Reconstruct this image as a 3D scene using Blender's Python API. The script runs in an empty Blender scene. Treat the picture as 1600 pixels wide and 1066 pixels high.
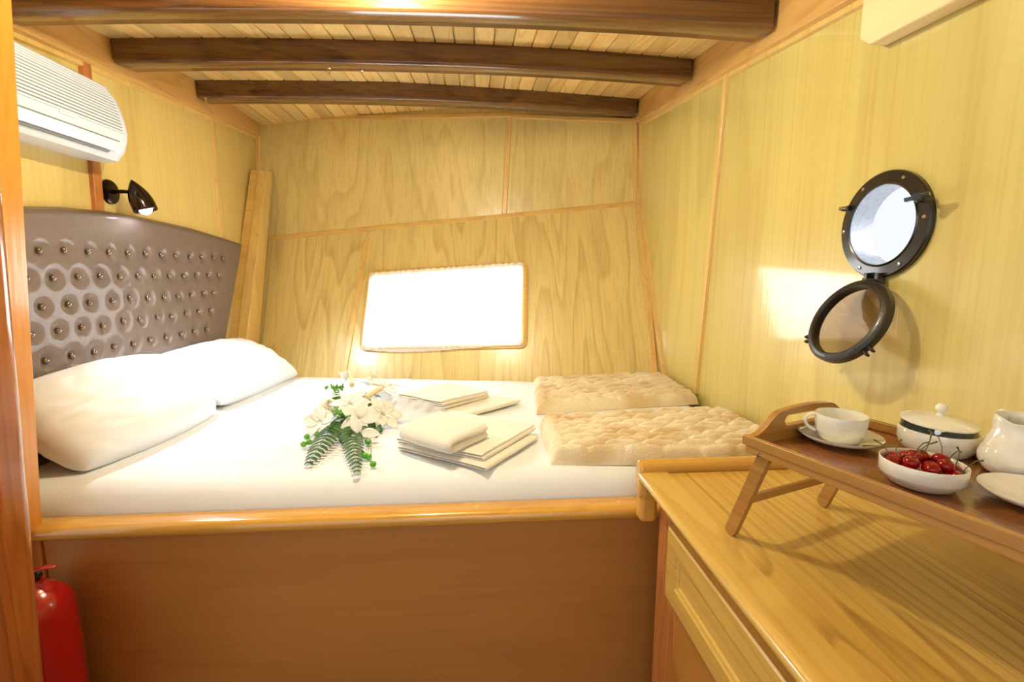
import bpy, bmesh, math, random
from mathutils import Vector, Matrix, noise
random.seed(7)
S = bpy.context.scene
COL = S.collection
R = math.radians
PI = math.pi

# ------------------------------------------------------------------ camera
CAM = Vector((0, 0, 1.25)); FPX = 740.0; YAW = R(4.2); PITCH = R(8.5)
FW = Vector((math.sin(YAW)*math.cos(PITCH), math.cos(YAW)*math.cos(PITCH), -math.sin(PITCH)))
RT = Vector((math.cos(YAW), -math.sin(YAW), 0)); UP = RT.cross(FW)
cd = bpy.data.cameras.new('camera'); cam = bpy.data.objects.new('camera', cd); COL.objects.link(cam)
cd.sensor_width = 36; cd.lens = 36*FPX/1600; cd.clip_start = .02; cd.clip_end = 100
m = Matrix((RT, UP, -FW)).transposed().to_4x4(); m.translation = CAM; cam.matrix_world = m
S.camera = cam

# ------------------------------------------------------------------ colour management, world, lights
S.view_settings.view_transform = 'Standard'; S.view_settings.look = 'None'
S.view_settings.gamma = 1; S.view_settings.use_curve_mapping = False
S.view_settings.exposure = 0.0
w = bpy.data.worlds.new('world'); S.world = w; w.use_nodes = True
w.node_tree.nodes['Background'].inputs[0].default_value = (.93, .97, 1, 1)
w.node_tree.nodes['Background'].inputs[1].default_value = 1.0

def point(name, loc, power, col, rad):
    l = bpy.data.lights.new(name, 'POINT'); l.energy = power; l.color = col; l.shadow_soft_size = rad
    o = bpy.data.objects.new(name, l); o.location = loc; COL.objects.link(o); return o
def area(name, loc, to, power, col, sx, sy, spread=180):
    l = bpy.data.lights.new(name, 'AREA'); l.energy = power; l.color = col; l.shape = 'RECTANGLE'
    l.size = sx; l.size_y = sy; l.spread = R(spread)
    o = bpy.data.objects.new(name, l); o.location = loc; COL.objects.link(o)
    o.rotation_euler = (Vector(to)-Vector(loc)).to_track_quat('-Z', 'Y').to_euler(); return o
def spot(name, loc, to, power, col, rad, ang, blend):
    l = bpy.data.lights.new(name, 'SPOT'); l.energy = power; l.color = col; l.shadow_soft_size = rad
    l.spot_size = R(ang); l.spot_blend = blend
    o = bpy.data.objects.new(name, l); o.location = loc; COL.objects.link(o)
    o.rotation_euler = (Vector(to)-Vector(loc)).to_track_quat('-Z', 'Y').to_euler(); return o

point('ceiling_lamp_light', (-.24, 1.25, 1.975), 34, (1, .94, .72), .03)
area('window_daylight', (-.14, 3.05, .92), (-.1, 2.0, 1.0), 66, (.93, .97, 1), 1.0, .6)
area('porthole_daylight', (1.45, 1.0, 1.5), (.95, 1.05, 1.35), 8, (.9, .93, 1), .4, .4)
area('rear_fill_light', (-.1, -.9, 1.6), (0, 2, 1.2), 3, (1, .92, .78), .7, .7)  # soft general fill added behind the camera, on the doorway side
spot('reading_lamp_light', (-1.19, 1.92, 1.45), (-.62, 1.90, .7), 28, (.90, .95, 1), .015, 125, .8)

# ------------------------------------------------------------------ back-projection of photo points onto real planes
def ray(px, py): return RT*((px-800)/FPX) - UP*((py-533)/FPX) + FW
def at(px, py, ax, val):
    d = ray(px, py); t = (val-CAM[ax])/d[ax]; return CAM + d*t
class Plane:
    def __init__(s, a, b, c):
        s.o = Vector(a); s.n = (Vector(b)-s.o).cross(Vector(c)-s.o).normalized()
        if s.n.dot(CAM-s.o) < 0: s.n = -s.n
    def hit(s, px, py, off=0):
        d = ray(px, py); o = s.o + s.n*off
        return CAM + d*((o-CAM).dot(s.n)/d.dot(s.n))
    def y(s, x, z, off=0):
        o = s.o + s.n*off
        return o.y - ((x-o.x)*s.n.x + (z-o.z)*s.n.z)/s.n.y
XR, XL = .95, -1.33
PR = Plane((XR,0,0), (XR,1,0), (XR,0,1)); PL = Plane((XL,0,0), (XL,1,0), (XL,0,1))
KL = Vector((XL,3.07,1.437)); KR = Vector((XR,2.785,1.655))
PU = Plane((XL,3.14,2.1), KL, KR); PD = Plane(KL, KR, (XR,2.348,.724))
def zc(x, y, off=0):
    q = (x+.19)/1.14; y = max(y, 1.0); ys = 2.65+.12*x
    if y > ys: y = ys-(y-ys)*.2
    return 2.088+.115*(y-1.95)+.02*q+.035*(1-q*q)-off

# ------------------------------------------------------------------ helpers
def fin(o, smooth=True, ang=40, bevel=0, seg=2, sub=0):
    me = o.data
    if smooth:
        me.shade_smooth()
        if not bevel: me.set_sharp_from_angle(angle=R(ang))
    if bevel:
        md = o.modifiers.new('bevel', 'BEVEL'); md.width = bevel; md.segments = seg; md.limit_method = 'ANGLE'
        md.angle_limit = R(35); md.harden_normals = True
    if sub:
        md = o.modifiers.new('subdivision', 'SUBSURF'); md.levels = sub; md.render_levels = sub
    return o
def obj(name, bm, mat, parent=None, local=False, recalc=True, **kw):
    if recalc: bmesh.ops.recalc_face_normals(bm, faces=bm.faces)
    me = bpy.data.meshes.new(name); bm.to_mesh(me); bm.free()
    if mat: me.materials.append(mat)
    o = bpy.data.objects.new(name, me); COL.objects.link(o)
    if parent:
        o.parent = parent
        if not local:                       # mesh written in world coordinates
            M = Matrix.Identity(4); p = parent
            while p: M = p.matrix_basis @ M; p = p.parent
            me.transform(M.inverted())
    return fin(o, **kw)
def tag(o, label, cat, group=None, kind=None):
    o['label'] = label; o['category'] = cat
    if group: o['group'] = group
    if kind: o['kind'] = kind
    return o
def thing(name, label, cat, loc=(0,0,0), rz=0, group=None, kind=None, rot=None):
    o = bpy.data.objects.new(name, None); COL.objects.link(o); o.empty_display_size = .05
    o.matrix_basis = Matrix.Translation(loc) @ (rot.to_4x4() if rot else Matrix.Rotation(rz, 4, 'Z'))
    return tag(o, label, cat, group, kind)
def struct(o): o['kind'] = 'structure'; return o
def copy_tree(o, parent=None):
    c = o.copy(); COL.objects.link(c)
    if parent: c.parent = parent
    for ch in list(o.children): copy_tree(ch, c)
    return c
def B(): return bmesh.new()
def face(bm, pts):
    try: return bm.faces.new([bm.verts.new(p) for p in pts])
    except ValueError: return None
def box(bm, a, b, M=None):
    a, b = Vector(a), Vector(b); vs = []
    for x in (a.x, b.x):
        for y in (a.y, b.y):
            for z in (a.z, b.z):
                p = Vector((x,y,z)); vs.append(bm.verts.new(M @ p if M else p))
    for f in ((0,1,3,2),(4,6,7,5),(0,4,5,1),(2,3,7,6),(0,2,6,4),(1,5,7,3)): bm.faces.new([vs[i] for i in f])
    return bm
def hexa(bm, lo, hi):
    """solid between two quads given in the same order"""
    a = [bm.verts.new(p) for p in lo]; b = [bm.verts.new(p) for p in hi]; n = len(a)
    bm.faces.new(a[::-1]); bm.faces.new(b)
    for i in range(n): bm.faces.new((a[i], a[(i+1)%n], b[(i+1)%n], b[i]))
    return bm
def prism(bm, pts, d):
    d = Vector(d); return hexa(bm, [Vector(p) for p in pts], [Vector(p)+d for p in pts])
def strip(bm, p, q, n, w, t):
    """flat batten from p to q lying on a surface with normal n, width w, thickness t"""
    p, q, n = Vector(p), Vector(q), Vector(n).normalized()
    s = (q-p).normalized().cross(n)*(w/2); e = -n*.004
    return hexa(bm, [p-s+e, q-s+e, q+s+e, p+s+e], [p-s*.8+n*t, q-s*.8+n*t, q+s*.8+n*t, p+s*.8+n*t])
def lathe(bm, prof, seg=48, M=None, close=False):
    rings = []
    for r, z in prof:
        if r < 1e-6: rings.append([bm.verts.new(M @ Vector((0,0,z)) if M else (0,0,z))])
        else:
            rg = []
            for i in range(seg):
                a = 2*PI*i/seg; p = Vector((r*math.cos(a), r*math.sin(a), z)); rg.append(bm.verts.new(M @ p if M else p))
            rings.append(rg)
    if close: rings.append(rings[0])
    for A, C in zip(rings, rings[1:]):
        for i in range(seg):
            j = (i+1) % seg
            if len(A) == 1 and len(C) == 1: continue
            if len(A) == 1: bm.faces.new((A[0], C[j], C[i]))
            elif len(C) == 1: bm.faces.new((A[i], A[j], C[0]))
            else: bm.faces.new((A[i], A[j], C[j], C[i]))
    return bm
def tube(bm, pts, rad, seg=10, cap=True):
    pts = [Vector(p) for p in pts]; n = len(pts); rings = []
    rads = rad if isinstance(rad, (list, tuple)) else [rad]*n
    t0 = (pts[1]-pts[0]).normalized(); u = t0.orthogonal().normalized()
    for i, p in enumerate(pts):
        t = (pts[min(i+1,n-1)]-pts[max(i-1,0)]).normalized()
        u = (u - t*u.dot(t)).normalized(); v = t.cross(u)
        rings.append([bm.verts.new(p+(u*math.cos(2*PI*k/seg)+v*math.sin(2*PI*k/seg))*rads[i]) for k in range(seg)])
    for A, C in zip(rings, rings[1:]):
        for i in range(seg): bm.faces.new((A[i], A[(i+1)%seg], C[(i+1)%seg], C[i]))
    if cap: bm.faces.new(rings[0][::-1]); bm.faces.new(rings[-1])
    return bm
def ball(bm, c, r, sx=1, sy=1, sz=1, u=16, v=10, M=None):
    mm = Matrix.Translation(c) @ (M.to_4x4() if M else Matrix.Identity(4)) @ Matrix.Diagonal((r*sx, r*sy, r*sz, 1))
    bmesh.ops.create_uvsphere(bm, u_segments=u, v_segments=v, radius=1, matrix=mm); return bm
def grid(bm, nu, nv, fn, closeu=False):
    vs = [[bm.verts.new(fn(i/(nu if closeu else nu), j/nv)) for j in range(nv+1)] for i in range(nu if closeu else nu+1)]
    for i in range(nu):
        for j in range(nv):
            a = vs[i]; b = vs[(i+1) % len(vs)]
            bm.faces.new((a[j], b[j], b[j+1], a[j+1]))
    return vs
def bil(c, u, v):
    c = [Vector(p) for p in c]
    return (c[0]*(1-u)+c[1]*u)*(1-v) + (c[3]*(1-u)+c[2]*u)*v
def slab(bm, c, h, nx, ny, edge=.03, bump=None, bulge=None):
    """soft slab over the quad c (bottom), thickness h, rounded rim of width edge, bump(u,v,x,y)->dz"""
    c = [Vector(p) for p in c]
    Lx = ((c[1]-c[0]).length+(c[2]-c[3]).length)/2; Ly = ((c[3]-c[0]).length+(c[2]-c[1]).length)/2
    e = edge
    def coords(n, L):
        k = 6; m_ = max(2, n-2*k); s = [e*(1-math.cos(PI/2*i/k))/L for i in range(k)]
        return s + [e/L+(1-2*e/L)*i/m_ for i in range(m_+1)] + [1-q for q in s[::-1]]
    U, V = coords(nx, Lx), coords(ny, Ly)
    def prof(d): 
        if d >= e: return 1
        q = 1-d/e; return math.sqrt(max(0, 1-q*q))
    top = []
    for u in U:
        row = []
        for v in V:
            p = bil(c, u, v); x, y = u*Lx, v*Ly
            k = prof(min(x, Lx-x))*prof(min(y, Ly-y))
            d = bump(u, v, x, y) if bump else 0
            row.append(bm.verts.new(p+Vector((0,0,(h+d)*(.0+k*1.0)))))
        top.append(row)
    for i in range(len(U)-1):
        for j in range(len(V)-1): bm.faces.new((top[i][j], top[i+1][j], top[i+1][j+1], top[i][j+1]))
    b = [row[0] for row in top] + [top[-1][j] for j in range(1, len(V))] + [top[i][-1] for i in range(len(U)-2, -1, -1)] + [top[0][j] for j in range(len(V)-2, 0, -1)]
    bm.faces.new(b[::-1])
    return bm
def nz(x, y=0, z=0): return noise.noise(Vector((x, y, z)))

# ------------------------------------------------------------------ materials
def lin(h):
    h = h.lstrip('#'); o = []
    for i in (0, 2, 4):
        v = int(h[i:i+2], 16)/255; o.append(v/12.92 if v <= .04045 else ((v+.055)/1.055)**2.4)
    return (*o, 1)
def mat(name, col='#ffffff', rough=.5, metal=0, coat=0, spec=.5, trans=0, sheen=0, sub=0, bump=None, emis=None):
    mt = bpy.data.materials.new(name); mt.use_nodes = True; nt = mt.node_tree; b = nt.nodes['Principled BSDF']
    I = b.inputs
    I['Base Color'].default_value = lin(col); I['Roughness'].default_value = rough; I['Metallic'].default_value = metal
    I['Coat Weight'].default_value = coat; I['Coat Roughness'].default_value = .08; I['Specular IOR Level'].default_value = spec
    I['Transmission Weight'].default_value = trans; I['Sheen Weight'].default_value = sheen
    if sub: I['Subsurface Weight'].default_value = sub; I['Subsurface Scale'].default_value = .01
    if emis: I['Emission Color'].default_value = lin(emis[0]); I['Emission Strength'].default_value = emis[1]
    N = nt.nodes.new
    tc = N('ShaderNodeTexCoord'); 
    no = N('ShaderNodeTexNoise'); mp = N('ShaderNodeMapping'); nt.links.new(tc.outputs['Object'], mp.inputs[0]); nt.links.new(mp.outputs[0], no.inputs['Vector'])
    sc, st, var = bump if bump else (40, 0, .04)
    no.inputs['Scale'].default_value = sc; no.inputs['Detail'].default_value = 4
    # gentle tone variation so nothing is a flat swatch
    hv = N('ShaderNodeHueSaturation'); hv.inputs['Color'].default_value = lin(col)
    mr = N('ShaderNodeMapRange'); mr.inputs['From Min'].default_value = .3; mr.inputs['From Max'].default_value = .7
    mr.inputs['To Min'].default_value = 1-var; mr.inputs['To Max'].default_value = 1+var
    nt.links.new(no.outputs['Fac'], mr.inputs['Value']); nt.links.new(mr.outputs[0], hv.inputs['Value']); nt.links.new(hv.outputs[0], I['Base Color'])
    if st:
        bp = N('ShaderNodeBump'); bp.inputs['Strength'].default_value = st; bp.inputs['Distance'].default_value = .003
        nt.links.new(no.outputs['Fac'], bp.inputs['Height']); nt.links.new(bp.outputs[0], I['Normal'])
    return mt
def wood(name, base, dark, axis=2, ring=9, fig=.45, fine=.5, scale=1.6, stretch=.16, rough=.28, coat=.5, plank=None, knots=0, red=None, seed=0, coatr=.12, bumps=.03, ysc=1):
    """procedural wood: cathedral figure from stretched noise + fine pores; plank=(axis,width) gives per-board tone"""
    mt = bpy.data.materials.new(name); mt.use_nodes = True; nt = mt.node_tree; L = nt.links.new; N = nt.nodes.new
    b = nt.nodes['Principled BSDF']; I = b.inputs
    tc = N('ShaderNodeTexCoord'); mp = N('ShaderNodeMapping'); L(tc.outputs['Object'], mp.inputs[0])
    sc = [1, ysc, 1]; sc[axis] = stretch; mp.inputs['Scale'].default_value = sc; mp.inputs['Location'].default_value = (seed*3.1, seed*1.7, seed*2.3)
    vec = mp.outputs[0]; rnd = None
    if plank:
        sx = N('ShaderNodeSeparateXYZ'); L(tc.outputs['Object'], sx.inputs[0])
        q = N('ShaderNodeMath'); q.operation = 'DIVIDE'; L(sx.outputs[plank[0]], q.inputs[0]); q.inputs[1].default_value = plank[1]
        fl = N('ShaderNodeMath'); fl.operation = 'FLOOR'; L(q.outputs[0], fl.inputs[0])
        wn = N('ShaderNodeTexWhiteNoise'); wn.noise_dimensions = '1D'; L(fl.outputs[0], wn.inputs['W']); rnd = wn
        ad = N('ShaderNodeVectorMath'); ad.operation = 'MULTIPLY_ADD'; L(wn.outputs['Color'], ad.inputs[0]); ad.inputs[1].default_value = (9, 9, 9); L(vec, ad.inputs[2]); vec = ad.outputs[0]
    n1 = N('ShaderNodeTexNoise'); n1.inputs['Scale'].default_value = scale; n1.inputs['Detail'].default_value = 2.5; n1.inputs['Roughness'].default_value = .45; n1.inputs['Distortion'].default_value = .25; L(vec, n1.inputs['Vector'])
    k = N('ShaderNodeMath'); k.operation = 'MULTIPLY'; L(n1.outputs['Fac'], k.inputs[0]); k.inputs[1].default_value = ring
    pp = N('ShaderNodeMath'); pp.operation = 'FRACT'; L(k.outputs[0], pp.inputs[0])
    rp = N('ShaderNodeValToRGB'); L(pp.outputs[0], rp.inputs[0]); e = rp.color_ramp.elements
    e[0].position = 0; e[0].color = (0,0,0,1); e[1].position = 1; e[1].color = (.0,.0,.0,1)
    x = e.new(.62); x.color = (.25,.25,.25,1); x = e.new(.9); x.color = (1,1,1,1)
    n2 = N('ShaderNodeTexNoise'); n2.inputs['Scale'].default_value = 90; n2.inputs['Detail'].default_value = 3
    mp2 = N('ShaderNodeMapping'); L(vec, mp2.inputs[0]); s2 = [1,1,1]; s2[axis] = .12; mp2.inputs['Scale'].default_value = s2; L(mp2.outputs[0], n2.inputs['Vector'])
    n3 = N('ShaderNodeTexNoise'); n3.inputs['Scale'].default_value = 2.2; n3.inputs['Detail'].default_value = 2; L(vec, n3.inputs['Vector'])
    m1 = N('ShaderNodeMix'); m1.data_type = 'RGBA'; m1.inputs['A'].default_value = lin(base); m1.inputs['B'].default_value = lin(dark)
    s1 = N('ShaderNodeMath'); s1.operation = 'MULTIPLY'; L(rp.outputs[0], s1.inputs[0]); s1.inputs[1].default_value = fig
    mr = N('ShaderNodeMapRange'); L(n2.outputs['Fac'], mr.inputs['Value']); mr.inputs['From Min'].default_value = .45; mr.inputs['From Max'].default_value = .75; mr.inputs['To Max'].default_value = fine
    m0 = N('ShaderNodeMath'); m0.operation = 'ADD'; m0.use_clamp = True; L(s1.outputs[0], m0.inputs[0]); L(mr.outputs[0], m0.inputs[1])
    L(m0.outputs[0], m1.inputs['Factor'])
    hv = N('ShaderNodeHueSaturation'); L(m1.outputs['Result'], hv.inputs['Color'])
    v = N('ShaderNodeMapRange'); L(n3.outputs['Fac'], v.inputs['Value']); v.inputs['From Min'].default_value = .3; v.inputs['From Max'].default_value = .7; v.inputs['To Min'].default_value = .9; v.inputs['To Max'].default_value = 1.08
    if rnd:
        v2 = N('ShaderNodeMapRange'); L(rnd.outputs['Value'], v2.inputs['Value']); v2.inputs['To Min'].default_value = .78; v2.inputs['To Max'].default_value = 1.12
        mm = N('ShaderNodeMath'); mm.operation = 'MULTIPLY'; L(v.outputs[0], mm.inputs[0]); L(v2.outputs[0], mm.inputs[1]); L(mm.outputs[0], hv.inputs['Value'])
    else: L(v.outputs[0], hv.inputs['Value'])
    out = hv.outputs[0]
    if red:
        gt = N('ShaderNodeMath'); gt.operation = 'GREATER_THAN'; L(rnd.outputs['Value'], gt.inputs[0]); gt.inputs[1].default_value = .93
        mx = N('ShaderNodeMix'); mx.data_type = 'RGBA'; mx.inputs['B'].default_value = lin(red); L(out, mx.inputs['A'])
        g2 = N('ShaderNodeMath'); g2.operation = 'MULTIPLY'; L(gt.outputs[0], g2.inputs[0]); g2.inputs[1].default_value = .6; L(g2.outputs[0], mx.inputs['Factor']); out = mx.outputs['Result']
    if knots:
        vo = N('ShaderNodeTexVoronoi'); vo.inputs['Scale'].default_value = knots; L(vec, vo.inputs['Vector'])
        kr = N('ShaderNodeMapRange'); L(vo.outputs['Distance'], kr.inputs['Value']); kr.inputs['From Min'].default_value = .03; kr.inputs['From Max'].default_value = .09; kr.inputs['To Min'].default_value = .75; kr.inputs['To Max'].default_value = 0
        mx = N('ShaderNodeMix'); mx.data_type = 'RGBA'; L(out, mx.inputs['A']); mx.inputs['B'].default_value = lin('#3a1a08'); L(kr.outputs[0], mx.inputs['Factor']); out = mx.outputs['Result']
    L(out, I['Base Color'])
    I['Roughness'].default_value = rough; I['Coat Weight'].default_value = coat; I['Coat Roughness'].default_value = coatr
    bp = N('ShaderNodeBump'); bp.inputs['Strength'].default_value = bumps; bp.inputs['Distance'].default_value = .01; L(n2.outputs['Fac'], bp.inputs['Height']); L(bp.outputs[0], I['Normal'])
    L(bp.outputs[0], I['Coat Normal'])
    return mt

M = {}
M['veneer'] = wood('oak_veneer', '#D8C878', '#B8984C', 2, ring=6, fig=.28, fine=.30, scale=2.2, stretch=.16, rough=.32, coat=1, coatr=.06)
M['veneer_back'] = wood('ash_veneer', '#E2CC84', '#AE8C46', 2, ring=10, fig=.27, fine=.28, scale=3.2, stretch=.15, rough=.34, coat=.45, coatr=.2, seed=2)
M['veneer_back_low'] = wood('ash_veneer_lower', '#E2CC84', '#A88440', 2, ring=14, fig=.36, fine=.28, scale=3.0, stretch=.13, rough=.34, coat=.45, coatr=.2, seed=6, ysc=.16)
M['veneer_left'] = wood('maple_veneer', '#E0C678', '#B49046', 2, ring=6, fig=.25, fine=.22, scale=2.2, stretch=.2, rough=.4, coat=.45, seed=4, coatr=.18)
M['trim'] = wood('honey_trim', '#E8C476', '#C69444', 2, ring=10, fig=.3, fine=.3, scale=5, stretch=.12, rough=.3, coat=.5, seed=1)
M['trim_x'] = wood('honey_trim_level', '#E6BE6E', '#C29040', 0, ring=10, fig=.3, fine=.3, scale=5, stretch=.12, rough=.3, coat=.5, seed=3)
M['trim_red'] = wood('cherry_trim', '#C98244', '#955220', 2, ring=10, fig=.4, fine=.3, scale=5, stretch=.12, rough=.3, coat=.4, seed=5)
M['fascia'] = wood('fascia_pine', '#DCAE66', '#B6803C', 1, ring=10, fig=.4, fine=.3, scale=5, stretch=.12, rough=.35, coat=.4, seed=6)
M['jamb'] = wood('orange_pine_jamb', '#E39A3C', '#B8691E', 2, ring=9, fig=.4, fine=.3, scale=5, stretch=.08, rough=.25, coat=.7, seed=7)
M['post'] = wood('red_pine_post', '#A85E28', '#7A3E14', 2, ring=12, fig=.5, fine=.4, scale=6, stretch=.06, rough=.2, coat=.9, seed=8)
M['beam'] = wood('walnut_beam', '#7A522A', '#3E220E', 0, ring=9, fig=.4, fine=.6, scale=5, stretch=.05, rough=.22, coat=.45, coatr=.1, seed=9)
M['plank'] = wood('pine_planks', '#FADA90', '#D29C50', 1, ring=10, fig=.45, fine=.3, scale=4, stretch=.12, rough=.35, coat=.3, plank=(0, .0765), red='#9A4A22', seed=10)
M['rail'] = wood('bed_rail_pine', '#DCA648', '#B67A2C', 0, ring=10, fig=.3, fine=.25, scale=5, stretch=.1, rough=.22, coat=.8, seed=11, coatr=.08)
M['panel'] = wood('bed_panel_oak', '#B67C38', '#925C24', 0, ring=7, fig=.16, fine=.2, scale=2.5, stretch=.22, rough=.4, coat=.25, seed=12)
M['top'] = wood('oak_worktop', '#DEB458', '#A0742C', 1, ring=60, fig=.55, fine=.5, scale=2.4, stretch=.07, rough=.28, coat=.5, seed=13)
M['topedge'] = wood('worktop_edge_pine', '#E4BC60', '#C08A3C', 1, ring=9, fig=.35, fine=.25, scale=6, stretch=.12, rough=.2, coat=.8, seed=14, coatr=.08)
M['drawer'] = wood('drawer_front_ash', '#DEB65A', '#B88A3A', 1, ring=9, fig=.3, fine=.3, scale=4, stretch=.12, rough=.3, coat=.5, seed=15)
M['bamboo'] = wood('bamboo', '#B2823E', '#885824', 0, ring=6, fig=.2, fine=.5, scale=9, stretch=.05, rough=.35, coat=.3, seed=16)
M['bamboo_y'] = wood('bamboo_cross', '#B2823E', '#885824', 1, ring=6, fig=.2, fine=.5, scale=9, stretch=.05, rough=.35, coat=.3, seed=17)
M['traybed'] = wood('tray_floor_bamboo', '#905A2A', '#663A16', 0, ring=8, fig=.3, fine=.5, scale=7, stretch=.06, rough=.22, coat=.6, seed=18)
M['pale'] = wood('pale_wood', '#F0DDAA', '#D8B878', 1, ring=6, fig=.3, fine=.2, scale=4, stretch=.1, rough=.4, coat=.2, seed=19)
M['white'] = mat('white_plastic', '#E0E9F7', .35, coat=.2)
M['slot'] = mat('grey_recess', '#8A9090', .6)
M['black'] = mat('black_enamel', '#14120F', .3, coat=.6, bump=(60, .1, .1))
M['blackring'] = mat('black_rubbered_ring', '#16120F', .4, coat=.3, bump=(200, .2, .15))
M['alu'] = mat('brushed_aluminium', '#C8CAD4', .25, metal=1, bump=(120, .05, .1))
M['steel'] = mat('polished_steel', '#D8D8D8', .12, metal=1)
M['brassy'] = mat('worn_bolt_metal', '#A89C78', .3, metal=1)
M['lampmetal'] = mat('dark_chrome', '#4A4244', .12, metal=1)
M['bronze'] = mat('dark_bronze', '#2A1C16', .2, metal=.7)
M['leather'] = mat('brown_metallic_leatherette', '#82736C', .42, metal=.6, coat=.35, bump=(700, .7, .14))
M['button'] = mat('button_leatherette', '#8A786E', .14, metal=.9, coat=.8)
M['sheet'] = mat('white_cotton_sheet', '#E9ECEF', .8, sheen=.2, bump=(500, .05, .02))
M['pillow'] = mat('white_pillowcase', '#EEF0F4', .75, sheen=.2, bump=(500, .05, .02))
M['towel'] = mat('cream_towel', '#F0EADA', .95, sheen=.5, bump=(700, .6, .05))
M['towel_b'] = mat('ivory_linen', '#EEE8DA', .9, sheen=.3, bump=(500, .3, .04))
M['china'] = mat('white_china', '#ECE8DA', .08, coat=.6)
M['lidgap'] = mat('dark_lid_gap', '#26302C', .2, coat=.4)  # shade of the lid gap and its dark interior as one colour
M['cherry'] = mat('cherry_skin', '#8C0206', .18, coat=.15, spec=.35, bump=(60, 0, .35))
M['stem'] = mat('cherry_stem', '#5A5A20', .5)
M['red'] = mat('red_enamel', '#A80A10', .2, coat=.6)
M['petal'] = mat('white_petal', '#ECEAE2', .6, sub=.1)
M['cream'] = mat('cream_petal', '#F4EDD2', .6)
M['leaf'] = mat('fern_green', '#38602A', .45, bump=(60, .1, .25))
M['leaf2'] = mat('bright_leaf_green', '#5F9A2C', .45, bump=(60, .1, .25))
M['berry'] = mat('green_berry', '#4FA01E', .25, coat=.5)
M['burlap'] = mat('straw_ribbon', '#E8D3A0', .8, bump=(300, .6, .1))
M['dark'] = mat('dark_gap', '#1A0E06', .9)
M['lens'] = mat('lit_led_lens', '#ffffff', .3, emis=('#F4F8FF', 60))
M['floor'] = wood('floor_boards', '#9A6430', '#6A3E18', 1, ring=8, plank=(0, .09), seed=21)
# faux fur
def fur():
    mt = mat('carved_faux_fur', '#EBD9B2', .95, sheen=.6); nt = mt.node_tree; L = nt.links.new; N = nt.nodes.new
    b = nt.nodes['Principled BSDF']
    tc = N('ShaderNodeTexCoord'); br = N('ShaderNodeTexNoise'); br.inputs['Scale'].default_value = 9; br.inputs['Detail'].default_value = 1; L(tc.outputs['Object'], br.inputs['Vector'])
    rp = N('ShaderNodeValToRGB'); L(br.outputs['Fac'], rp.inputs[0]); e = rp.color_ramp.elements
    e[0].position = .35; e[0].color = lin('#DCC494'); e[1].position = .58; e[1].color = lin('#F0E2C0')
    L(rp.outputs[0], b.inputs['Base Color'])
    n = N('ShaderNodeTexNoise'); n.inputs['Scale'].default_value = 160; n.inputs['Detail'].default_value = 4; L(tc.outputs['Object'], n.inputs['Vector'])
    bp = N('ShaderNodeBump'); bp.inputs['Strength'].default_value = .7; bp.inputs['Distance'].default_value = .004; L(n.outputs['Fac'], bp.inputs['Height']); L(bp.outputs[0], b.inputs['Normal'])
    return mt
M['fur'] = fur()
def translucent(name, col, tf=.6, alpha=1.0):
    mt = bpy.data.materials.new(name); mt.use_nodes = True; nt = mt.node_tree; L = nt.links.new; N = nt.nodes.new
    nt.nodes.remove(nt.nodes['Principled BSDF']); out = nt.nodes['Material Output']
    d = N('ShaderNodeBsdfDiffuse'); t = N('ShaderNodeBsdfTranslucent'); mx = N('ShaderNodeMixShader'); mx.inputs[0].default_value = tf
    tc = N('ShaderNodeTexCoord'); no = N('ShaderNodeTexNoise'); no.inputs['Scale'].default_value = 60; L(tc.outputs['Object'], no.inputs['Vector'])
    hv = N('ShaderNodeHueSaturation'); hv.inputs['Color'].default_value = lin(col); mr = N('ShaderNodeMapRange'); mr.inputs['To Min'].default_value = .94; mr.inputs['To Max'].default_value = 1.05
    L(no.outputs['Fac'], mr.inputs['Value']); L(mr.outputs[0], hv.inputs['Value']); L(hv.outputs[0], d.inputs[0]); L(hv.outputs[0], t.inputs[0])
    L(d.outputs[0], mx.inputs[1]); L(t.outputs[0], mx.inputs[2]); s = mx
    if alpha < 1:
        tr = N('ShaderNodeBsdfTransparent'); m2 = N('ShaderNodeMixShader'); m2.inputs[0].default_value = alpha; L(tr.outputs[0], m2.inputs[1]); L(mx.outputs[0], m2.inputs[2]); s = m2
    L(s.outputs[0], out.inputs[0]); return mt
M['curtain'] = translucent('sheer_white_curtain', '#FFFFFF', .55)
M['tulle'] = translucent('white_tulle', '#FFFFFF', .4, .62)
def glass(name, tint='#FFFFFF', refl=.08):
    mt = bpy.data.materials.new(name); mt.use_nodes = True; nt = mt.node_tree; L = nt.links.new; N = nt.nodes.new
    nt.nodes.remove(nt.nodes['Principled BSDF']); out = nt.nodes['Material Output']
    t = N('ShaderNodeBsdfTransparent'); t.inputs[0].default_value = lin(tint); g = N('ShaderNodeBsdfGlossy'); g.inputs['Roughness'].default_value = .02
    mx = N('ShaderNodeMixShader'); fr = N('ShaderNodeLayerWeight'); fr.inputs[0].default_value = .12; L(fr.outputs['Facing'], mx.inputs[0]); L(t.outputs[0], mx.inputs[1]); L(g.outputs[0], mx.inputs[2]); L(mx.outputs[0], out.inputs[0])
    return mt
M['glass'] = glass('clear_glass'); M['glass_dusty'] = glass('porthole_glass', '#D8CFC4')

# ================================================================== SETTING
ZB = .70     # a height just above the mattress
# floor
bm = B(); box(bm, (-2.6, -1.6, -.05), (1.2, 3.6, 0)); struct(obj('floor', bm, M['floor'], smooth=False))
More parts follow.
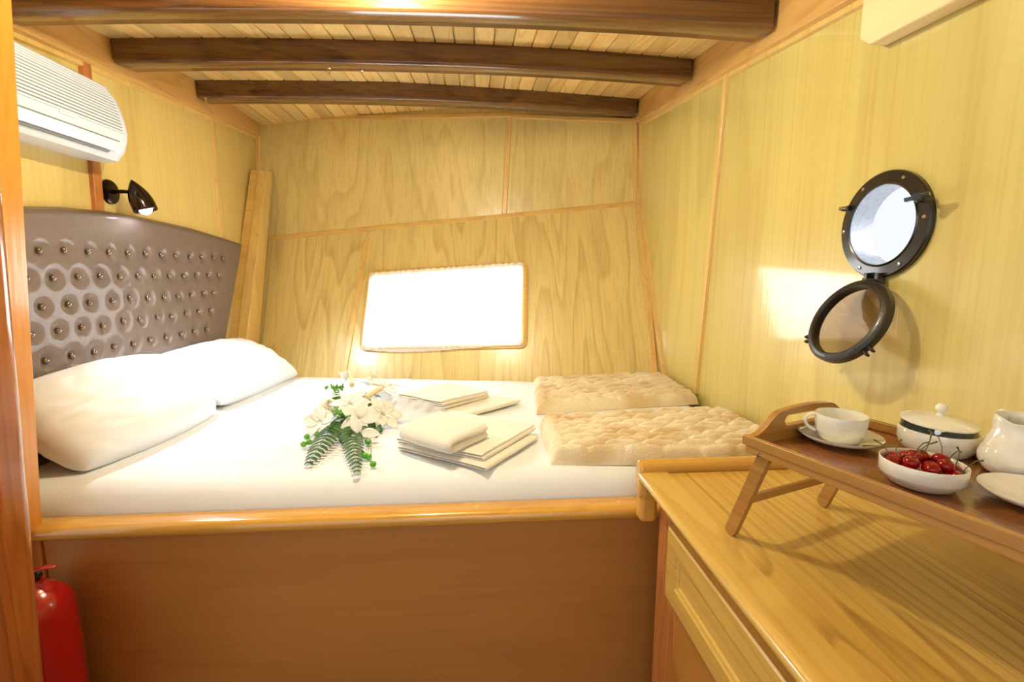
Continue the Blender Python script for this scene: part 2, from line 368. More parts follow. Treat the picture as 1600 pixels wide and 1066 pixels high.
# ceiling: boards running fore and aft, with V grooves
bm = B(); pw = .0765
for i in range(-20, 14):
    x0, x1 = i*pw, (i+1)*pw; ys = [-.9, -.3, .3]+[1.0+.2*k for k in range(12)]; g = .005
    rows = []
    for y in ys:
        rows.append([bm.verts.new((x, y, zc(max(-1.5,min(1.1,x)), y)+dz)) for x, dz in ((x0, .016), (x0+.0016, .016), (x0+.0020, .0025), (x0+g, 0), (x1-g, 0), (x1-.0020, .0025), (x1-.0016, .016), (x1, .016))])
    for a, b_ in zip(rows, rows[1:]):
        for k in range(7): bm.faces.new((a[k], a[k+1], b_[k+1], b_[k]))
bmesh.ops.remove_doubles(bm, verts=bm.verts, dist=1e-5)
o = struct(obj('ceiling', bm, M['plank'], smooth=False, recalc=False)); md = o.modifiers.new('thickness', 'SOLIDIFY'); md.thickness = .02; md.offset = 1

# right wall with porthole opening
pc = at(1384, 352, 0, XR); PRAD = .122; HRAD = .091
bm = B(); y0, y1, z0, z1 = -1.6, 3.0, 0, 2.45
angs = sorted(set([2*PI*i/64 for i in range(64)] + [math.atan2(b_-pc.z, a-pc.y) % (2*PI) for a in (y0, y1) for b_ in (z0, z1)]))
inn, outr = [], []
for a in angs:
    ca, sa = math.cos(a), math.sin(a); ks = []
    if abs(ca) > 1e-9: ks.append(((y1 if ca > 0 else y0)-pc.y)/ca)
    if abs(sa) > 1e-9: ks.append(((z1 if sa > 0 else z0)-pc.z)/sa)
    k = min(ks); inn.append((pc.y+HRAD*ca, pc.z+HRAD*sa)); outr.append((pc.y+k*ca, pc.z+k*sa))
V = {}
for x in (XR, XR+.04):
    V[x] = ([bm.verts.new((x, *p)) for p in inn], [bm.verts.new((x, *p)) for p in outr])
n = len(angs)
for i in range(n):
    j = (i+1) % n
    for x in V: bm.faces.new((V[x][0][i], V[x][0][j], V[x][1][j], V[x][1][i]))
    bm.faces.new((V[XR][0][i], V[XR][0][j], V[XR+.04][0][j], V[XR+.04][0][i]))
    bm.faces.new((V[XR][1][i], V[XR][1][j], V[XR+.04][1][j], V[XR+.04][1][i]))
struct(obj('wall_right', bm, M['veneer'], smooth=False))
# left wall
bm = B(); box(bm, (XL-.04, 1.17, 0), (XL, 3.3, 2.3)); struct(obj('wall_left', bm, M['veneer_left'], smooth=False))
# partition left of the doorway (outside the frame, closes the cabin)
bm = B(); box(bm, (-2.6, 1.12, 0), (-1.125, 1.16, 2.3)); struct(obj('wall_front', bm, M['veneer_left'], smooth=False))
# back wall: upper upright part and lower sloping part with window opening
def back(x, z, off=0): 
    pl = PU if z > KL.z+(x-XL)/(XR-XL)*(KR.z-KL.z)-1e-6 else PD
    return Vector((x, pl.y(x, z, off), z))
xa, xb = XL-.1, XR+.1
kz = lambda x: KL.z+(x-XL)/(XR-XL)*(KR.z-KL.z)
bm = B()
up = [Vector((x, PU.y(x, z), z)) for x, z in ((xa, kz(xa)), (xb, kz(xb)), (xb, 2.45), (xa, 2.45))]
hexa(bm, up, [p+Vector((0, .03, 0)) for p in up])
struct(obj('wall_back', bm, M['veneer_back'], smooth=False))
WC = [PD.hit(*p) for p in ((583, 434), (815, 418), (812, 536), (573, 541))]    # opening TL TR BR BL
bm = B()
oc = [Vector((x, PD.y(x, z), z)) for x, z in ((xa, kz(xa)), (xb, kz(xb)), (xb, .3), (xa, .3))]
for d in (0, .03):
    dv = Vector((0, d, 0))
    for i in range(4):
        j = (i+1) % 4; face(bm, [oc[i]+dv, oc[j]+dv, WC[j]+dv, WC[i]+dv])
for i in range(4):
    j = (i+1) % 4; dv = Vector((0, .03, 0)); face(bm, [WC[i], WC[j], WC[j]+dv, WC[i]+dv])
bmesh.ops.remove_doubles(bm, verts=bm.verts, dist=1e-5)
struct(obj('wall_back_lower', bm, M['veneer_back_low'], smooth=False))

# window in the sloping wall
win = thing('window_1', 'small skewed window with rounded honey-wood frame in the sloping back wall, blown-out white', 'window', tuple((WC[0]+WC[2])/2), kind='structure')
fo = [PD.hit(*p) for p in ((575, 424), (825, 410), (824, 545), (562, 549))]
def rounded(c, r, n=6):
    out = []
    for i in range(4):
        p, a, b_ = c[i], (c[i-1]-c[i]).normalized(), (c[(i+1)%4]-c[i]).normalized()
        for k in range(n+1):
            t = k/n; out.append((p+a*r)*(1-t)**2 + p*2*t*(1-t) + (p+b_*r)*t*t)
    return out
bm = B(); ro = rounded(fo, .045); ri = rounded([PD.hit(*p) for p in ((585, 436), (813, 420), (811, 534), (575, 539))], .02); nn = PD.n
n = len(ro); rings = [[bm.verts.new(p+nn*h) for p in q] for q, h in ((ro, -.002), (ro, .010), ([a*.75+b_*.25 for a, b_ in zip(ro, ri)], .015), ([a*.2+b_*.8 for a, b_ in zip(ro, ri)], .015), (ri, .010), (ri, -.028))]
for a, b_ in zip(rings, rings[1:]):
    for i in range(n): bm.faces.new((a[i], a[(i+1)%n], b_[(i+1)%n], b_[i]))
obj('frame', bm, M['trim_x'], win)
bm = B(); pts = [p-nn*.02 for p in WC]; prism(bm, pts, -nn*.004); obj('pane', bm, M['glass'], win, smooth=False)
# curtain stretched over it, gathered on wires at top and bottom
ctl, ctr, cbr, cbl = [PD.hit(*p) for p in ((580, 429), (818, 412), (815, 541), (567, 547))]
bm = B()
def cfn(u, v):
    sag = (.024*math.sin(PI*min(1, u*1.15)**.7)+.003*nz(u*30))*max(0, (v-.85)/.15) if v > .85 else 0
    p = bil((ctl, ctr, cbr, cbl), u, v); gath = max(0, 1-v/.12)+max(0, (v-.9)/.1)
    f = .0035*math.sin(u*150+3*nz(u*9))*(.35+.6*gath)+.004*nz(u*14, v*2)
    edge = .007*(1-max(0, min(u, 1-u))/.012) if min(u, 1-u) < .012 else 0
    return p+nn*(.022+.004*v+f*(1 if v < .8 else .5))+Vector((0, 0, -sag-.002*abs(nz(u*60))*(v > .99)))
grid(bm, 220, 30, cfn); cur = obj('curtain', bm, M['curtain'], ang=80)
tag(cur, 'white sheer curtain stretched over the small window above the bed', 'curtain')
for k, (a, b_) in enumerate(((ctl, ctr), (cbl, cbr))):
    bm = B(); d = (b_-a).normalized()*.006; tube(bm, [a-d+nn*.02, (a+b_)/2+nn*.02-Vector((0,0,.004 if k else 0)), b_+d+nn*.02], .0016, 6); obj('curtain_wire', bm, M['steel'], cur)

# ---------------- trims
tn = [0]
def trim(bm, mt, **kw):
    tn[0] += 1; return struct(obj('trim_%d' % tn[0], bm, mt, **kw))
def tr(p, q, nrm, w, t, mt, bv=.003):
    w *= 1.35
    bm = B(); strip(bm, p, q, nrm, w, t); return trim(bm, mt, bevel=bv)
# kink batten across the back wall
tr(PU.hit(410, 374), PU.hit(1003, 318), (PU.n+PD.n), .024, .010, M['trim_x'])
tr(PU.hit(796, 180), PU.hit(788, 335), PU.n, .024, .008, M['trim'])
tr(PD.hit(574, 371), PD.hit(535, 600), PD.n, .026, .008, M['trim'])
tr(PU.hit(402, 189), PU.hit(402, 268), PU.n, .03, .012, M['trim'])
tr(PU.hit(418, 280), PU.hit(412, 374), PU.n, .016, .008, M['trim'])
tr(PD.hit(411, 376), PD.hit(372, 600), PD.n, .02, .010, M['trim'])
tr(PU.hit(400, 187), PU.hit(800, 180), PU.n, .022, .012, M['trim_x'])
tr(PU.hit(800, 182), PU.hit(1000, 190), PU.n, .022, .012, M['trim_x'])
# right corner battens
tr(PU.hit(992, 188), PU.hit(994, 318), PU.n, .022, .012, M['trim'])
tr(PD.hit(997, 318), PD.hit(1024, 600), PD.n, .03, .012, M['trim'])
bm = B(); a, b_ = Vector((XR, KR.y-.02, KR.z)), Vector((XR, PD.y(XR, .66)-.025, .66)); strip(bm, a, b_, (-1, 0, 0), .045, .012); trim(bm, M['trim'], bevel=.002)
tr(Vector((XR, PU.y(XR, 2.1)-.02, 2.12)), Vector((XR, KR.y-.015, KR.z)), (-1, 0, 0), .03, .014, M['trim'])
# right wall batten
tr(PR.hit(1138, 120), PR.hit(1089, 615), PR.n, .022, .014, M['trim'])
# left wall battens
tr(PL.hit(128, 85), PL.hit(160, 420), PL.n, .034, .014, M['trim_red'])
tr(PL.hit(330, 180), PL.hit(345, 400), PL.n, .022, .010, M['trim'])
# slanting hull post in the left corner
def post(l0, r0, l1, r1, yf0, yf1, th, mt):
    a, b_, c_, d_ = at(l0, 266, 1, yf0), at(r0, 266, 1, yf0), at(l1, 600, 1, yf1), at(r1, 600, 1, yf1)
    up = Vector((0, th, 0)); bm = B(); hexa(bm, [c_, d_, d_+up*2.2, c_+up*2.2], [a, b_, b_+up, a+up]); return trim(bm, mt, bevel=.003)
post(403, 417, 361, 377, 2.985, 2.52, .08, M['trim'])
post(391, 404, 346, 362, 3.0, 2.54, .08, M['trim_x'])
# fascia boards along both sides under the ceiling
for x, s, pts, pl in ((XR, -1, ((1356, 0), (1000, 195)), PR), (XL, 1, ((20, 55), (392, 212)), PL)):
    p, q = pl.hit(*pts[0]), pl.hit(*pts[1]); d = (q-p)/(q.y-p.y)
    p = p + d*(.9-p.y); q = q + d*((3.13 if s > 0 else 2.84)-q.y)
    bm = B(); T = .03*s
    lo = [p, q, q+Vector((T, 0, .012)), p+Vector((T, 0, .012))]
    hi = [p+Vector((0, 0, .25)), q+Vector((0, 0, .25)), q+Vector((T, 0, .25)), p+Vector((T, 0, .25))]
    hexa(bm, lo, hi); trim(bm, M['fascia'], bevel=.003)
    bm = B(); lo = [p+Vector((0, 0, -.012)), q+Vector((0, 0, -.012)), q+Vector((T*.45, 0, -.008)), p+Vector((T*.45, 0, -.008))]
    hexa(bm, lo, [v+Vector((0, 0, .03)) for v in lo]); trim(bm, M['trim'], bevel=.002)

# door frame at left: orange board standing on the bed rail, rounded red post nearer
dr = thing('door_1', 'varnished orange pine door frame at the left edge', 'door frame', (-1.1, 1.15, 0), kind='structure')
bm = B(); hexa(bm, [(-1.30, 1.12, .612), (-1.094, 1.12, .612), (-1.094, 1.19, .612), (-1.30, 1.19, .612)], [(-1.22, 1.12, 2.02), (-.972, 1.12, 2.02), (-.972, 1.19, 2.02), (-1.22, 1.19, 2.02)]); obj('jamb', bm, M['jamb'], dr, bevel=.003)
bm = B(); hexa(bm, [(-1.14, .77, 0), (-.846, .77, 0), (-.846, .86, 0), (-1.14, .86, 0)], [(-1.0, .77, 2.1), (-.710, .77, 2.1), (-.710, .86, 2.1), (-1.0, .86, 2.1)]); obj('post', bm, M['post'], dr, bevel=.03, seg=6)

# ---------------- beams
def beam(L, Rr, h, d, lab):
    bm = B(); N_ = 28; rows = []
    for i in range(N_+1):
        t = i/N_; x = L[0]+(Rr[0]-L[0])*t; y = L[1]+(Rr[1]-L[1])*t + .03*math.sin(PI*t)*.6
        rows.append([bm.verts.new(p) for p in ((x, y, zc(x, y)+.012), (x, y, zc(x, y, h)+.010), (x, y+.003, zc(x, y, h)+.003), (x, y+.010, zc(x, y, h)), (x, y+d-.006, zc(x, y+d, h)), (x, y+d, zc(x, y+d, h)+.006), (x, y+d, zc(x, y+d)+.012))])
    for a, b_ in zip(rows, rows[1:]):
        for k in range(7): bm.faces.new((a[k], a[(k+1)%7], b_[(k+1)%7], b_[k]))
    bm.faces.new(rows[0]); bm.faces.new(rows[-1][::-1])
    o = obj('ceiling_beam', bm, M['beam'], ang=50); tag(o, lab, 'beam', 'dark beams across the cabin ceiling'); return o
beam((-1.29, 1.465), (.905, 1.50), .085, .12, 'dark varnished ceiling beam nearest the viewer, at the top of the photo')
beam((-1.29, 1.93), (.905, 2.07), .082, .125, 'middle dark ceiling beam with two small metal hooks on its underside')
beam((-1.29, 2.46), (.905, 2.765), .082, .10, 'short-looking dark ceiling beam closest to the back wall')
# hooks and a screw
def hook(px, py, lab, name='screw_hook'):
    d = ray(px, py); t = 1.6
    for _ in range(80): p = CAM+d*t; t = .5*t+.5*(zc(p.x, p.y, .082)-CAM.z)/d.z
    p = CAM+d*t
    r = thing(name, lab, 'hook', tuple(p), group='small metal hooks on the ceiling beam')
    bm = B(); lathe(bm, [(0, .002), (.009, .001), (.009, -.001), (.004, -.003), (0, -.003)], 16); obj('base_plate', bm, M['steel'], r, local=True)
    bm = B(); tube(bm, [(0, 0, 0), (0, 0, -.009)]+[(0, .006*math.sin(a*PI/6), -.015+.006*math.cos(a*PI/6)) for a in range(1, 10)], .0017, 8); obj('hook', bm, M['steel'], r, local=True)
hook(514, 107, 'small steel hook under the middle beam, the left one of two')
hook(565, 111, 'small steel hook under the middle beam, the right one of two')
hook(321, 154, 'tiny steel eye near the left end of the rearmost beam', 'screw_eye')

# pale wooden block high on right wall
p = PR.hit(1364, 63, .05); p0 = PR.hit(1350, 62, 0)
bm = B(); y_b = p.y+.045
pp = []
for y, z in ((y_b, p.z+.02), (y_b-.03, p.z-.004), (.55, p.z-.03), (.55, 2.3), (y_b+.01, 2.3)): pp.append((XR-.05, y, z))
prism(bm, pp, (.05, 0, 0)); o = obj('wooden_block', bm, M['pale'], bevel=.008, seg=3); tag(o, 'pale cream wooden block fixed high on the right wall by the ceiling', 'wooden block')

# ================================================================== PORTHOLE
port = thing('window_2', 'open round black-rimmed porthole with bright sky behind, in the right wall', 'porthole', tuple(pc), kind='structure')
MX = Matrix.Translation(pc) @ Matrix.Rotation(R(-90), 4, 'Y')      # local z -> -X (into the room)
bm = B(); lathe(bm, [(HRAD, -.002), (HRAD, .015), (HRAD+.0025, .0165), (HRAD+.005, .0135), (PRAD-.003, .0125), (PRAD, .0095), (PRAD, -.002)], 72, MX); obj('flange', bm, M['black'], port)
bm = B(); lathe(bm, [(HRAD-.0005, .012), (HRAD-.0005, -.045), (HRAD+.003, -.045), (HRAD+.003, .012)], 64, MX, close=True); obj('sleeve', bm, M['alu'], port)
for k in range(6):
    a = R(34+60*k); q = MX @ Vector((math.cos(a)*.109, math.sin(a)*.109, .0135))
    bm = B(); mm = Matrix.Translation(q) @ Matrix.Rotation(R(-90), 4, 'Y')
    lathe(bm, [(0, .0003), (.002, .0005), (.0022, .0016), (.004, .0018), (.0045, -.001)], 14, mm); obj('screw', bm, M['steel'], port)
# swing bolts with wing nuts
def swing(px, py, ang, open_, big):
    q = PR.hit(px, py, .014); 
    bm = B(); box(bm, (q.x-.012, q.y-.011, q.z-.006), (q.x+.002, q.y-.005, q.z+.006)); box(bm, (q.x-.012, q.y+.005, q.z-.006), (q.x+.002, q.y+.011, q.z+.006))
    br = obj('bolt_lug', bm, M['black'], port, bevel=.002)
    d = Vector((-math.cos(open_), math.sin(open_)*math.cos(ang), math.sin(open_)*math.sin(ang))); s = q+Vector((-.008, 0, 0)); L_ = .036 if big else .014
    bm = B(); tube(bm, [s, s+d*L_], .0042, 12); obj('bolt', bm, M['brassy'], port)
    if big:
        e = s+d*L_; u = d.cross(Vector((0, .3, 1))).normalized(); v = d.cross(u)
        mm = Matrix((u, v, d)).transposed().to_4x4(); mm.translation = e
        bm = B(); lathe(bm, [(0, -.010), (.0085, -.010), (.0085, .010), (0, .010)], 14, mm)
        for sg in (-1, 1): hexa(bm, [mm @ Vector(x) for x in ((sg*.004, -.004, -.006), (sg*.020, -.004, -.002), (sg*.020, .004, -.002), (sg*.004, .004, -.006))], [mm @ Vector(x) for x in ((sg*.004, -.004, .009), (sg*.020, -.004, .014), (sg*.020, .004, .014), (sg*.004, .004, .009))])
        obj('wing_nut', bm, M['black'], port, bevel=.0015)
swing(1446, 311, R(180), R(35), True)
swing(1326, 326, R(0), R(30), False)
# hinged sash hanging open
hz = pc + Vector((-.02, 0, -PRAD-.004)); SA = R(25); SR = .106
sd = Vector((-math.sin(SA), 0, -math.cos(SA))); sc_ = hz + sd*(SR+.004)
sn = Vector((-math.cos(SA), 0, math.sin(SA)))      # towards the room
sy = Vector((0, 1, 0)); sx = sy.cross(sn)
MS = Matrix((sx, sy, sn)).transposed().to_4x4(); MS.translation = sc_
sash = obj('sash', lathe(B(), [(.086, -.004), (.086, .012), (.090, .016), (.098, .015), (SR, .009), (SR, -.006), (.098, -.010), (.089, -.009)], 72, MS, close=True), M['blackring'], port)
bm = B(); lathe(bm, [(0, 0), (.087, 0), (.087, .003), (0, .003)], 48, MS); obj('glass', bm, M['glass_dusty'], sash)
for a in (58, 302):
    for s in (-1, 1):
        aa = R(a)-0*s; bd = Vector((-math.cos(aa), math.sin(aa), 0)); tg = Vector((-bd.y, bd.x, 0))
        c0 = bd*(SR+.007)+tg*(.007*s)
        bm = B(); mm = MS @ Matrix.Translation(c0) @ Matrix((bd, tg, Vector((0,0,1)))).transposed().to_4x4()
        box(bm, (-.012, -.003, -.005), (.009, .003, .006), mm); obj('sash_lug', bm, M['blackring'], sash, bevel=.002)
bm = B(); tube(bm, [hz+Vector((0, -.024, 0)), hz+Vector((0, .024, 0))], .005, 12)
for s in (-.016, .016): box(bm, (hz.x-.004, hz.y+s-.005, hz.z-.012), (hz.x+.016, hz.y+s+.005, hz.z+.016))
obj('hinge', bm, M['black'], port, bevel=.0015)

# ================================================================== AIR CONDITIONER
ax1 = PL.hit(178, 152, .0).y-.05
AY0, AY1 = 1.22, 1.80
ac = thing('air_conditioner', 'white split-unit air conditioner with fine grille lines high on the left wall', 'air conditioner', (XL, (AY0+AY1)/2, 1.61))
AZ0, AZ1, AD = 1.612, 1.872, .165
prof = [(0, AZ1-.01), (.02, AZ1), (.075, AZ1-.002), (.10, AZ1-.015), (.128, AZ1-.06), (.145, AZ1-.12), (.150, AZ1-.165), (.147, AZ1-.19), (.135, AZ1-.225), (.11, AZ1-.255), (.07, AZ0), (0, AZ0+.01)]
def acloft(bm, prof, ys):
    rings = []
    for y, sx_, sz_ in ys:
        rings.append([bm.verts.new((XL+max(0, x*sx_), y, AZ0+.13+(z-AZ0-.13)*sz_)) for x, z in prof])
    n = len(prof)
    for a, b_ in zip(rings, rings[1:]):
        for i in range(n): bm.faces.new((a[i], a[(i+1)%n], b_[(i+1)%n], b_[i]))
    bm.faces.new(rings[0]); bm.faces.new(rings[-1][::-1])
bm = B(); acloft(bm, prof, [(AY0, .86, .95), (AY0+.012, .97, .99), (AY0+.03, 1, 1), (AY1-.03, 1, 1), (AY1-.010, .99, .995), (AY1, .94, .97)])
body = obj('housing', bm, M['white'], ac, ang=35)
# grille slats on the curved upper front
bm = B()
def acx(z):
    for (x0, za), (x1, zb) in zip(prof[2:], prof[3:]):
        if zb <= z <= za: return x0+(x1-x0)*(za-z)/(za-zb)
    return .15
for k in range(15):
    z = AZ1-.026-k*.0100; x = XL+acx(z); dx = .0035
    hexa(bm, [(x-.004, AY0+.02, z-.0028), (x+dx, AY0+.02, z-.0028), (x+dx, AY0+.02, z+.0030), (x-.004, AY0+.02, z+.0030)],
         [(x-.004, AY1-.03, z-.0028), (x+dx, AY1-.03, z-.0028), (x+dx, AY1-.03, z+.0030), (x-.004, AY1-.03, z+.0030)])
obj('grille', bm, M['white'], ac, smooth=False)
bm = B()
zs = [AZ1-.021-k*.0073 for k in range(21)]
for za, zb in zip(zs, zs[1:]):
    xa_, xb_ = XL+acx(za)+.0006, XL+acx(zb)+.0006
    face(bm, [(xa_, AY0+.024, za), (xa_, AY1-.034, za), (xb_, AY1-.034, zb), (xb_, AY0+.024, zb)])
o = obj('grille_backing', bm, M['slot'], ac, smooth=False); md = o.modifiers.new('thickness', 'SOLIDIFY'); md.thickness = .0005
def seam(px, mt=M['slot'], w=.0016, y1=AY1-.045, dz=0):
    z = px; x = XL+acx(z); bm = B()
    hexa(bm, [(x-.006, AY0+.03, z-w), (x+.0012, AY0+.03, z-w), (x+.0012, AY0+.03, z+w), (x-.006, AY0+.03, z+w)], [(x-.006, y1, z-w), (x+.0012, y1, z-w), (x+.0012, y1, z+w), (x-.006, y1, z+w)]); return bm
obj('seam', seam(AZ1-.197), M['slot'], ac, smooth=False)
# louvre flap
bm = B(); hexa(bm, [(XL+.146, AY0+.04, AZ1-.202), (XL+.150, AY0+.04, AZ1-.202), (XL+.138, AY0+.04, AZ1-.232), (XL+.130, AY0+.04, AZ1-.232)], [(XL+.146, AY1-.06, AZ1-.202), (XL+.150, AY1-.06, AZ1-.202), (XL+.138, AY1-.06, AZ1-.232), (XL+.130, AY1-.06, AZ1-.232)]); obj('louvre', bm, M['white'], ac, bevel=.001)
bm = B(); hexa(bm, [(XL+.120, AY0+.04, AZ1-.234), (XL+.136, AY0+.04, AZ1-.234), (XL+.131, AY0+.04, AZ1-.239), (XL+.118, AY0+.04, AZ1-.239)], [(XL+.120, AY1-.08, AZ1-.234), (XL+.136, AY1-.08, AZ1-.234), (XL+.131, AY1-.08, AZ1-.239), (XL+.118, AY1-.08, AZ1-.239)]); obj('outlet_slot', bm, M['slot'], ac, smooth=False)
bm = B(); xx = XL+.152; box(bm, (xx-.008, 1.52, AZ1-.178), (xx-.0005, 1.585, AZ1-.166)); obj('badge', bm, M['white'], ac, bevel=.001)

# ================================================================== READING LAMP
lp = PL.hit(170, 300); lamp = thing('reading_lamp', 'dark chrome wall reading lamp with lit white LED above the headboard', 'lamp', tuple(lp))
ML = Matrix.Translation(lp) @ Matrix.Rotation(R(90), 4, 'Y')
bm = B(); lathe(bm, [(0, 0), (.042, 0), (.044, .003), (.042, .008), (.03, .012), (0, .014)], 40, ML); obj('wall_plate', bm, M['bronze'], lamp)
hd = lp + Vector((.098, .005, -.008))
bm = B(); tube(bm, [lp+Vector((.01, 0, 0)), lp+Vector((.05, 0, .002)), hd+Vector((-.01, 0, .008))], [.008, .007, .006], 12); obj('arm', bm, M['bronze'], lamp)
# leaf-shaped hood: pointed shell opening downwards
dn = Vector((.30, .10, -1)).normalized(); sd2 = Vector((0, 1, .1)).normalized(); sd2 = (sd2-dn*sd2.dot(dn)).normalized(); th = dn.cross(sd2)
bm = B(); rings = []
for k in range(13):
    t = k/12; r = .045*math.sin(min(1, t*1.12)*PI*.56)**.8 if t > 0 else 0
    c = hd + dn*(-.055+.115*t) ; rings.append([bm.verts.new(c+(sd2*math.cos(2*PI*i/28)+th*math.sin(2*PI*i/28)*.8)*max(r, .0004)) for i in range(28)])
for a, b_ in zip(rings, rings[1:]):
    for i in range(28): bm.faces.new((a[i], a[(i+1)%28], b_[(i+1)%28], b_[i]))
sh = obj('shade', bm, M['lampmetal'], lamp, ang=80); md = sh.modifiers.new('thickness', 'SOLIDIFY'); md.thickness = .0015
bm = B(); ball(bm, hd+dn*.052, .021); obj('bulb', bm, M['lens'], lamp)

# ================================================================== HEADBOARD
XH = -1.285
hb = thing('headboard', 'brown metallic leatherette headboard with rows of dimpled buttons behind the pillows', 'headboard', (XH, 2.0, .65))
rows = [[(205,305),(335,303),(460,312),(568,315),(666,320),(757,320),(840,328),(914,332),(988,338),(1050,338),(1110,341),(1160,345)],
 [(140,450),(278,448),(408,442),(522,437),(625,440),(718,438),(802,440),(882,438),(955,437),(1020,433),(1083,433),(1138,433)],
 [(220,600),(358,585),(468,577),(587,566),(678,554),(770,553),(855,548),(926,543),(995,537),(1058,527),(1110,525)],
 [(165,745),(305,723),(428,705),(537,697),(643,673),(730,665),(820,650),(892,648),(968,633),(1033,623),(1095,617)],
 [(240,880),(375,855),(492,833),(595,805),(695,792),(783,770),(865,756),(943,740),(1010,725),(1075,715)],
 [(658,912),(750,888),(835,862),(915,842),(990,825)]]
btn = []
for rw in rows:
    for x, y in rw: q = at(x/3.333, 300+y/3.333, 0, XH+.006); btn.append((q.y, q.z))
    q0, q1 = btn[-len(rw)], btn[-len(rw)+1]; btn.append((2*q0[0]-q1[0], 2*q0[1]-q1[1]))
tops = [at(x, y, 0, XH) for x, y in ((35, 322), (100, 323), (165, 329), (230, 340), (300, 356), (378, 380))]
br_ = at(338, 575, 0, XH)
def ztop(y):
    if y <= tops[0].y: return tops[0].z-.25*(tops[0].y-y)
    for a, b_ in zip(tops, tops[1:]):
        if y <= b_.y: return a.z+(b_.z-a.z)*(y-a.y)/(b_.y-a.y)
    return tops[-1].z
ytr = tops[-1].y
def hfn(u, v):
    yt = 1.24+(ytr-1.24)*u; yb = 1.24+(br_.y-.03-1.24)*u
    zt = ztop(yt); z = .70+(zt-.70)*v; y = yb+(yt-yb)*((z-.66)/(tops[-1].z-.66))
    d = 0
    for by, bz in btn:
        r2 = (by-y)**2+(bz-z)**2
        if r2 < .01: d -= .013*math.exp(-r2/(2*.0140**2))
    e = min(u, 1-u)*1.5; e2 = min(v, 1-v)*.75; e = min(e, e2)
    rim = -.03*(max(0, 1-e/.022))**2
    return Vector((XH+.012+d+rim, y, z))
bm = B(); vs = grid(bm, 190, 96, hfn)
# sides down to the wall-side back
bd = [vs[i][0] for i in range(191)]+[vs[190][j] for j in range(1, 97)]+[vs[i][96] for i in range(189, -1, -1)]+[vs[0][j] for j in range(95, 0, -1)]
bk = [bm.verts.new((XH-.040, v.co.y, v.co.z)) for v in bd]; n = len(bd)
for i in range(n): bm.faces.new((bd[i], bd[(i+1)%n], bk[(i+1)%n], bk[i]))
bm.faces.new(bk)
obj('padded_panel', bm, M['leather'], hb, ang=70)
bm0 = B(); ball(bm0, (0, 0, 0), .0098, .8, 1, 1, 14, 8); b0 = None
for by, bz in btn:
    if by < 1.27: continue
    if b0 is None:
        b0 = obj('button', bm0, M['button'], hb, local=True); o = b0
    else:
        o = b0.copy(); COL.objects.link(o)
    o.location = Vector((XH+.0055, by, bz))-Vector((XH, 2.0, .65)); o.parent = hb

# ================================================================== BED
bed = thing('bunk_bed', 'built-in pine bunk base with rounded rail and plain front panel', 'bed', (-.3, 1.2, 0))
RZ = .62; RYf, RYb = 1.165, 1.225
bm = B(); pts = []
for k in range(9):
    a = PI/2+PI*k/8; pts.append((RYf+.014+.016*math.cos(a)*1.0, RZ-.0185+.0185*math.sin(a)))
pts += [(RYb, RZ-.037), (RYb, RZ)]
prism(bm, [(-1.16, y, z) for y, z in pts], (1.68, 0, 0)); obj('rail', bm, M['rail'], bed, ang=35)
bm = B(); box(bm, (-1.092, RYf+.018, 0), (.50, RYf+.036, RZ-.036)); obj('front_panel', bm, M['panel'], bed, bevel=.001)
bm = B(); box(bm, (-1.17, RYf+.012, 0), (-1.095, RYf+.04, RZ-.036)); obj('corner_post', bm, M['trim_red'], bed, bevel=.003)
for px in (508, 745, 975):
    q = at(px, 800, 2, RZ); bm = B(); lathe(bm, [(0, .0006), (.006, .0005), (.0065, -.001)], 16, Matrix.Translation((q.x, (RYf+RYb)/2+.004, RZ))); obj('plug', bm, M['trim_x'], bed)
# hidden base deck so the mattress rests on something
bm = B(); hexa(bm, [(-1.32, 1.225, RZ-.03), (.94, 1.225, RZ-.03), (.94, 2.27, RZ-.03), (-1.32, 2.60, RZ-.03)], [(-1.32, 1.225, RZ-.004), (.94, 1.225, RZ-.004), (.94, 2.27, RZ-.004), (-1.32, 2.60, RZ-.004)]); obj('deck', bm, M['panel'], bed, smooth=False)
MZ = .688
def mb(u, v, x, y):
    return .004*nz(x*2.2, y*2.2)+.0012*math.sin(18*y+5*nz(x*1.5, y))*max(0, 1-y*2.2)+.002*nz(x*6+y*3, y*5)
bm = B(); slab(bm, [(-1.325, 1.228, RZ-.003), (.935, 1.228, RZ-.003), (.935, 2.28, RZ-.003), (-1.325, 2.67, RZ-.003)], MZ-RZ+.003, 120, 70, .07, mb)
o = obj('mattress', bm, M['sheet'], ang=80); tag(o, 'bed mattress under a smooth white fitted sheet on the bunk base', 'mattress')

# pillows
def pillow(c, L_, W_, T_, M_, lab, seed, pinch=.0):
    r = B(); N1, N2 = 56, 40
    def side(s):
        def f(u, v):
            a, b_ = 2*u-1, 2*v-1
            k = (1-abs(a)**2.6)*(1-abs(b_)**2.6); h = T_/2*max(0, k)**.42
            sx_ = 1-.10*(1-abs(b_)**1.5)*0-.07*abs(b_)**2*(1-a*a)*0; inw = 1-.075*(1-abs(a)**4)*1; inh = 1-.06*(1-abs(b_)**4)
            x = a*L_/2*inh*math.sqrt(1-pinch*b_*b_); y = b_*W_/2*inw*math.sqrt(1-pinch*a*a)
            wr = .006*nz(a*3+seed, b_*3, s)+.010*nz(a*5+seed, b_*9, s*2)*(1-k)+.0035*math.sin(14*a*b_+9*nz(a*2+seed, b_*2))*(1-k)
            return M_ @ Vector((x, y, s*(h+wr*min(1, k*3))))
        return f
    grid(r, N1, N2, side(1)); grid(r, N1, N2, side(-1)); bmesh.ops.remove_doubles(r, verts=r.verts, dist=.0015)
    o = obj('pillow', r, M['pillow'], ang=85, sub=1); tag(o, lab, 'pillow', 'pillows against the headboard'); return o
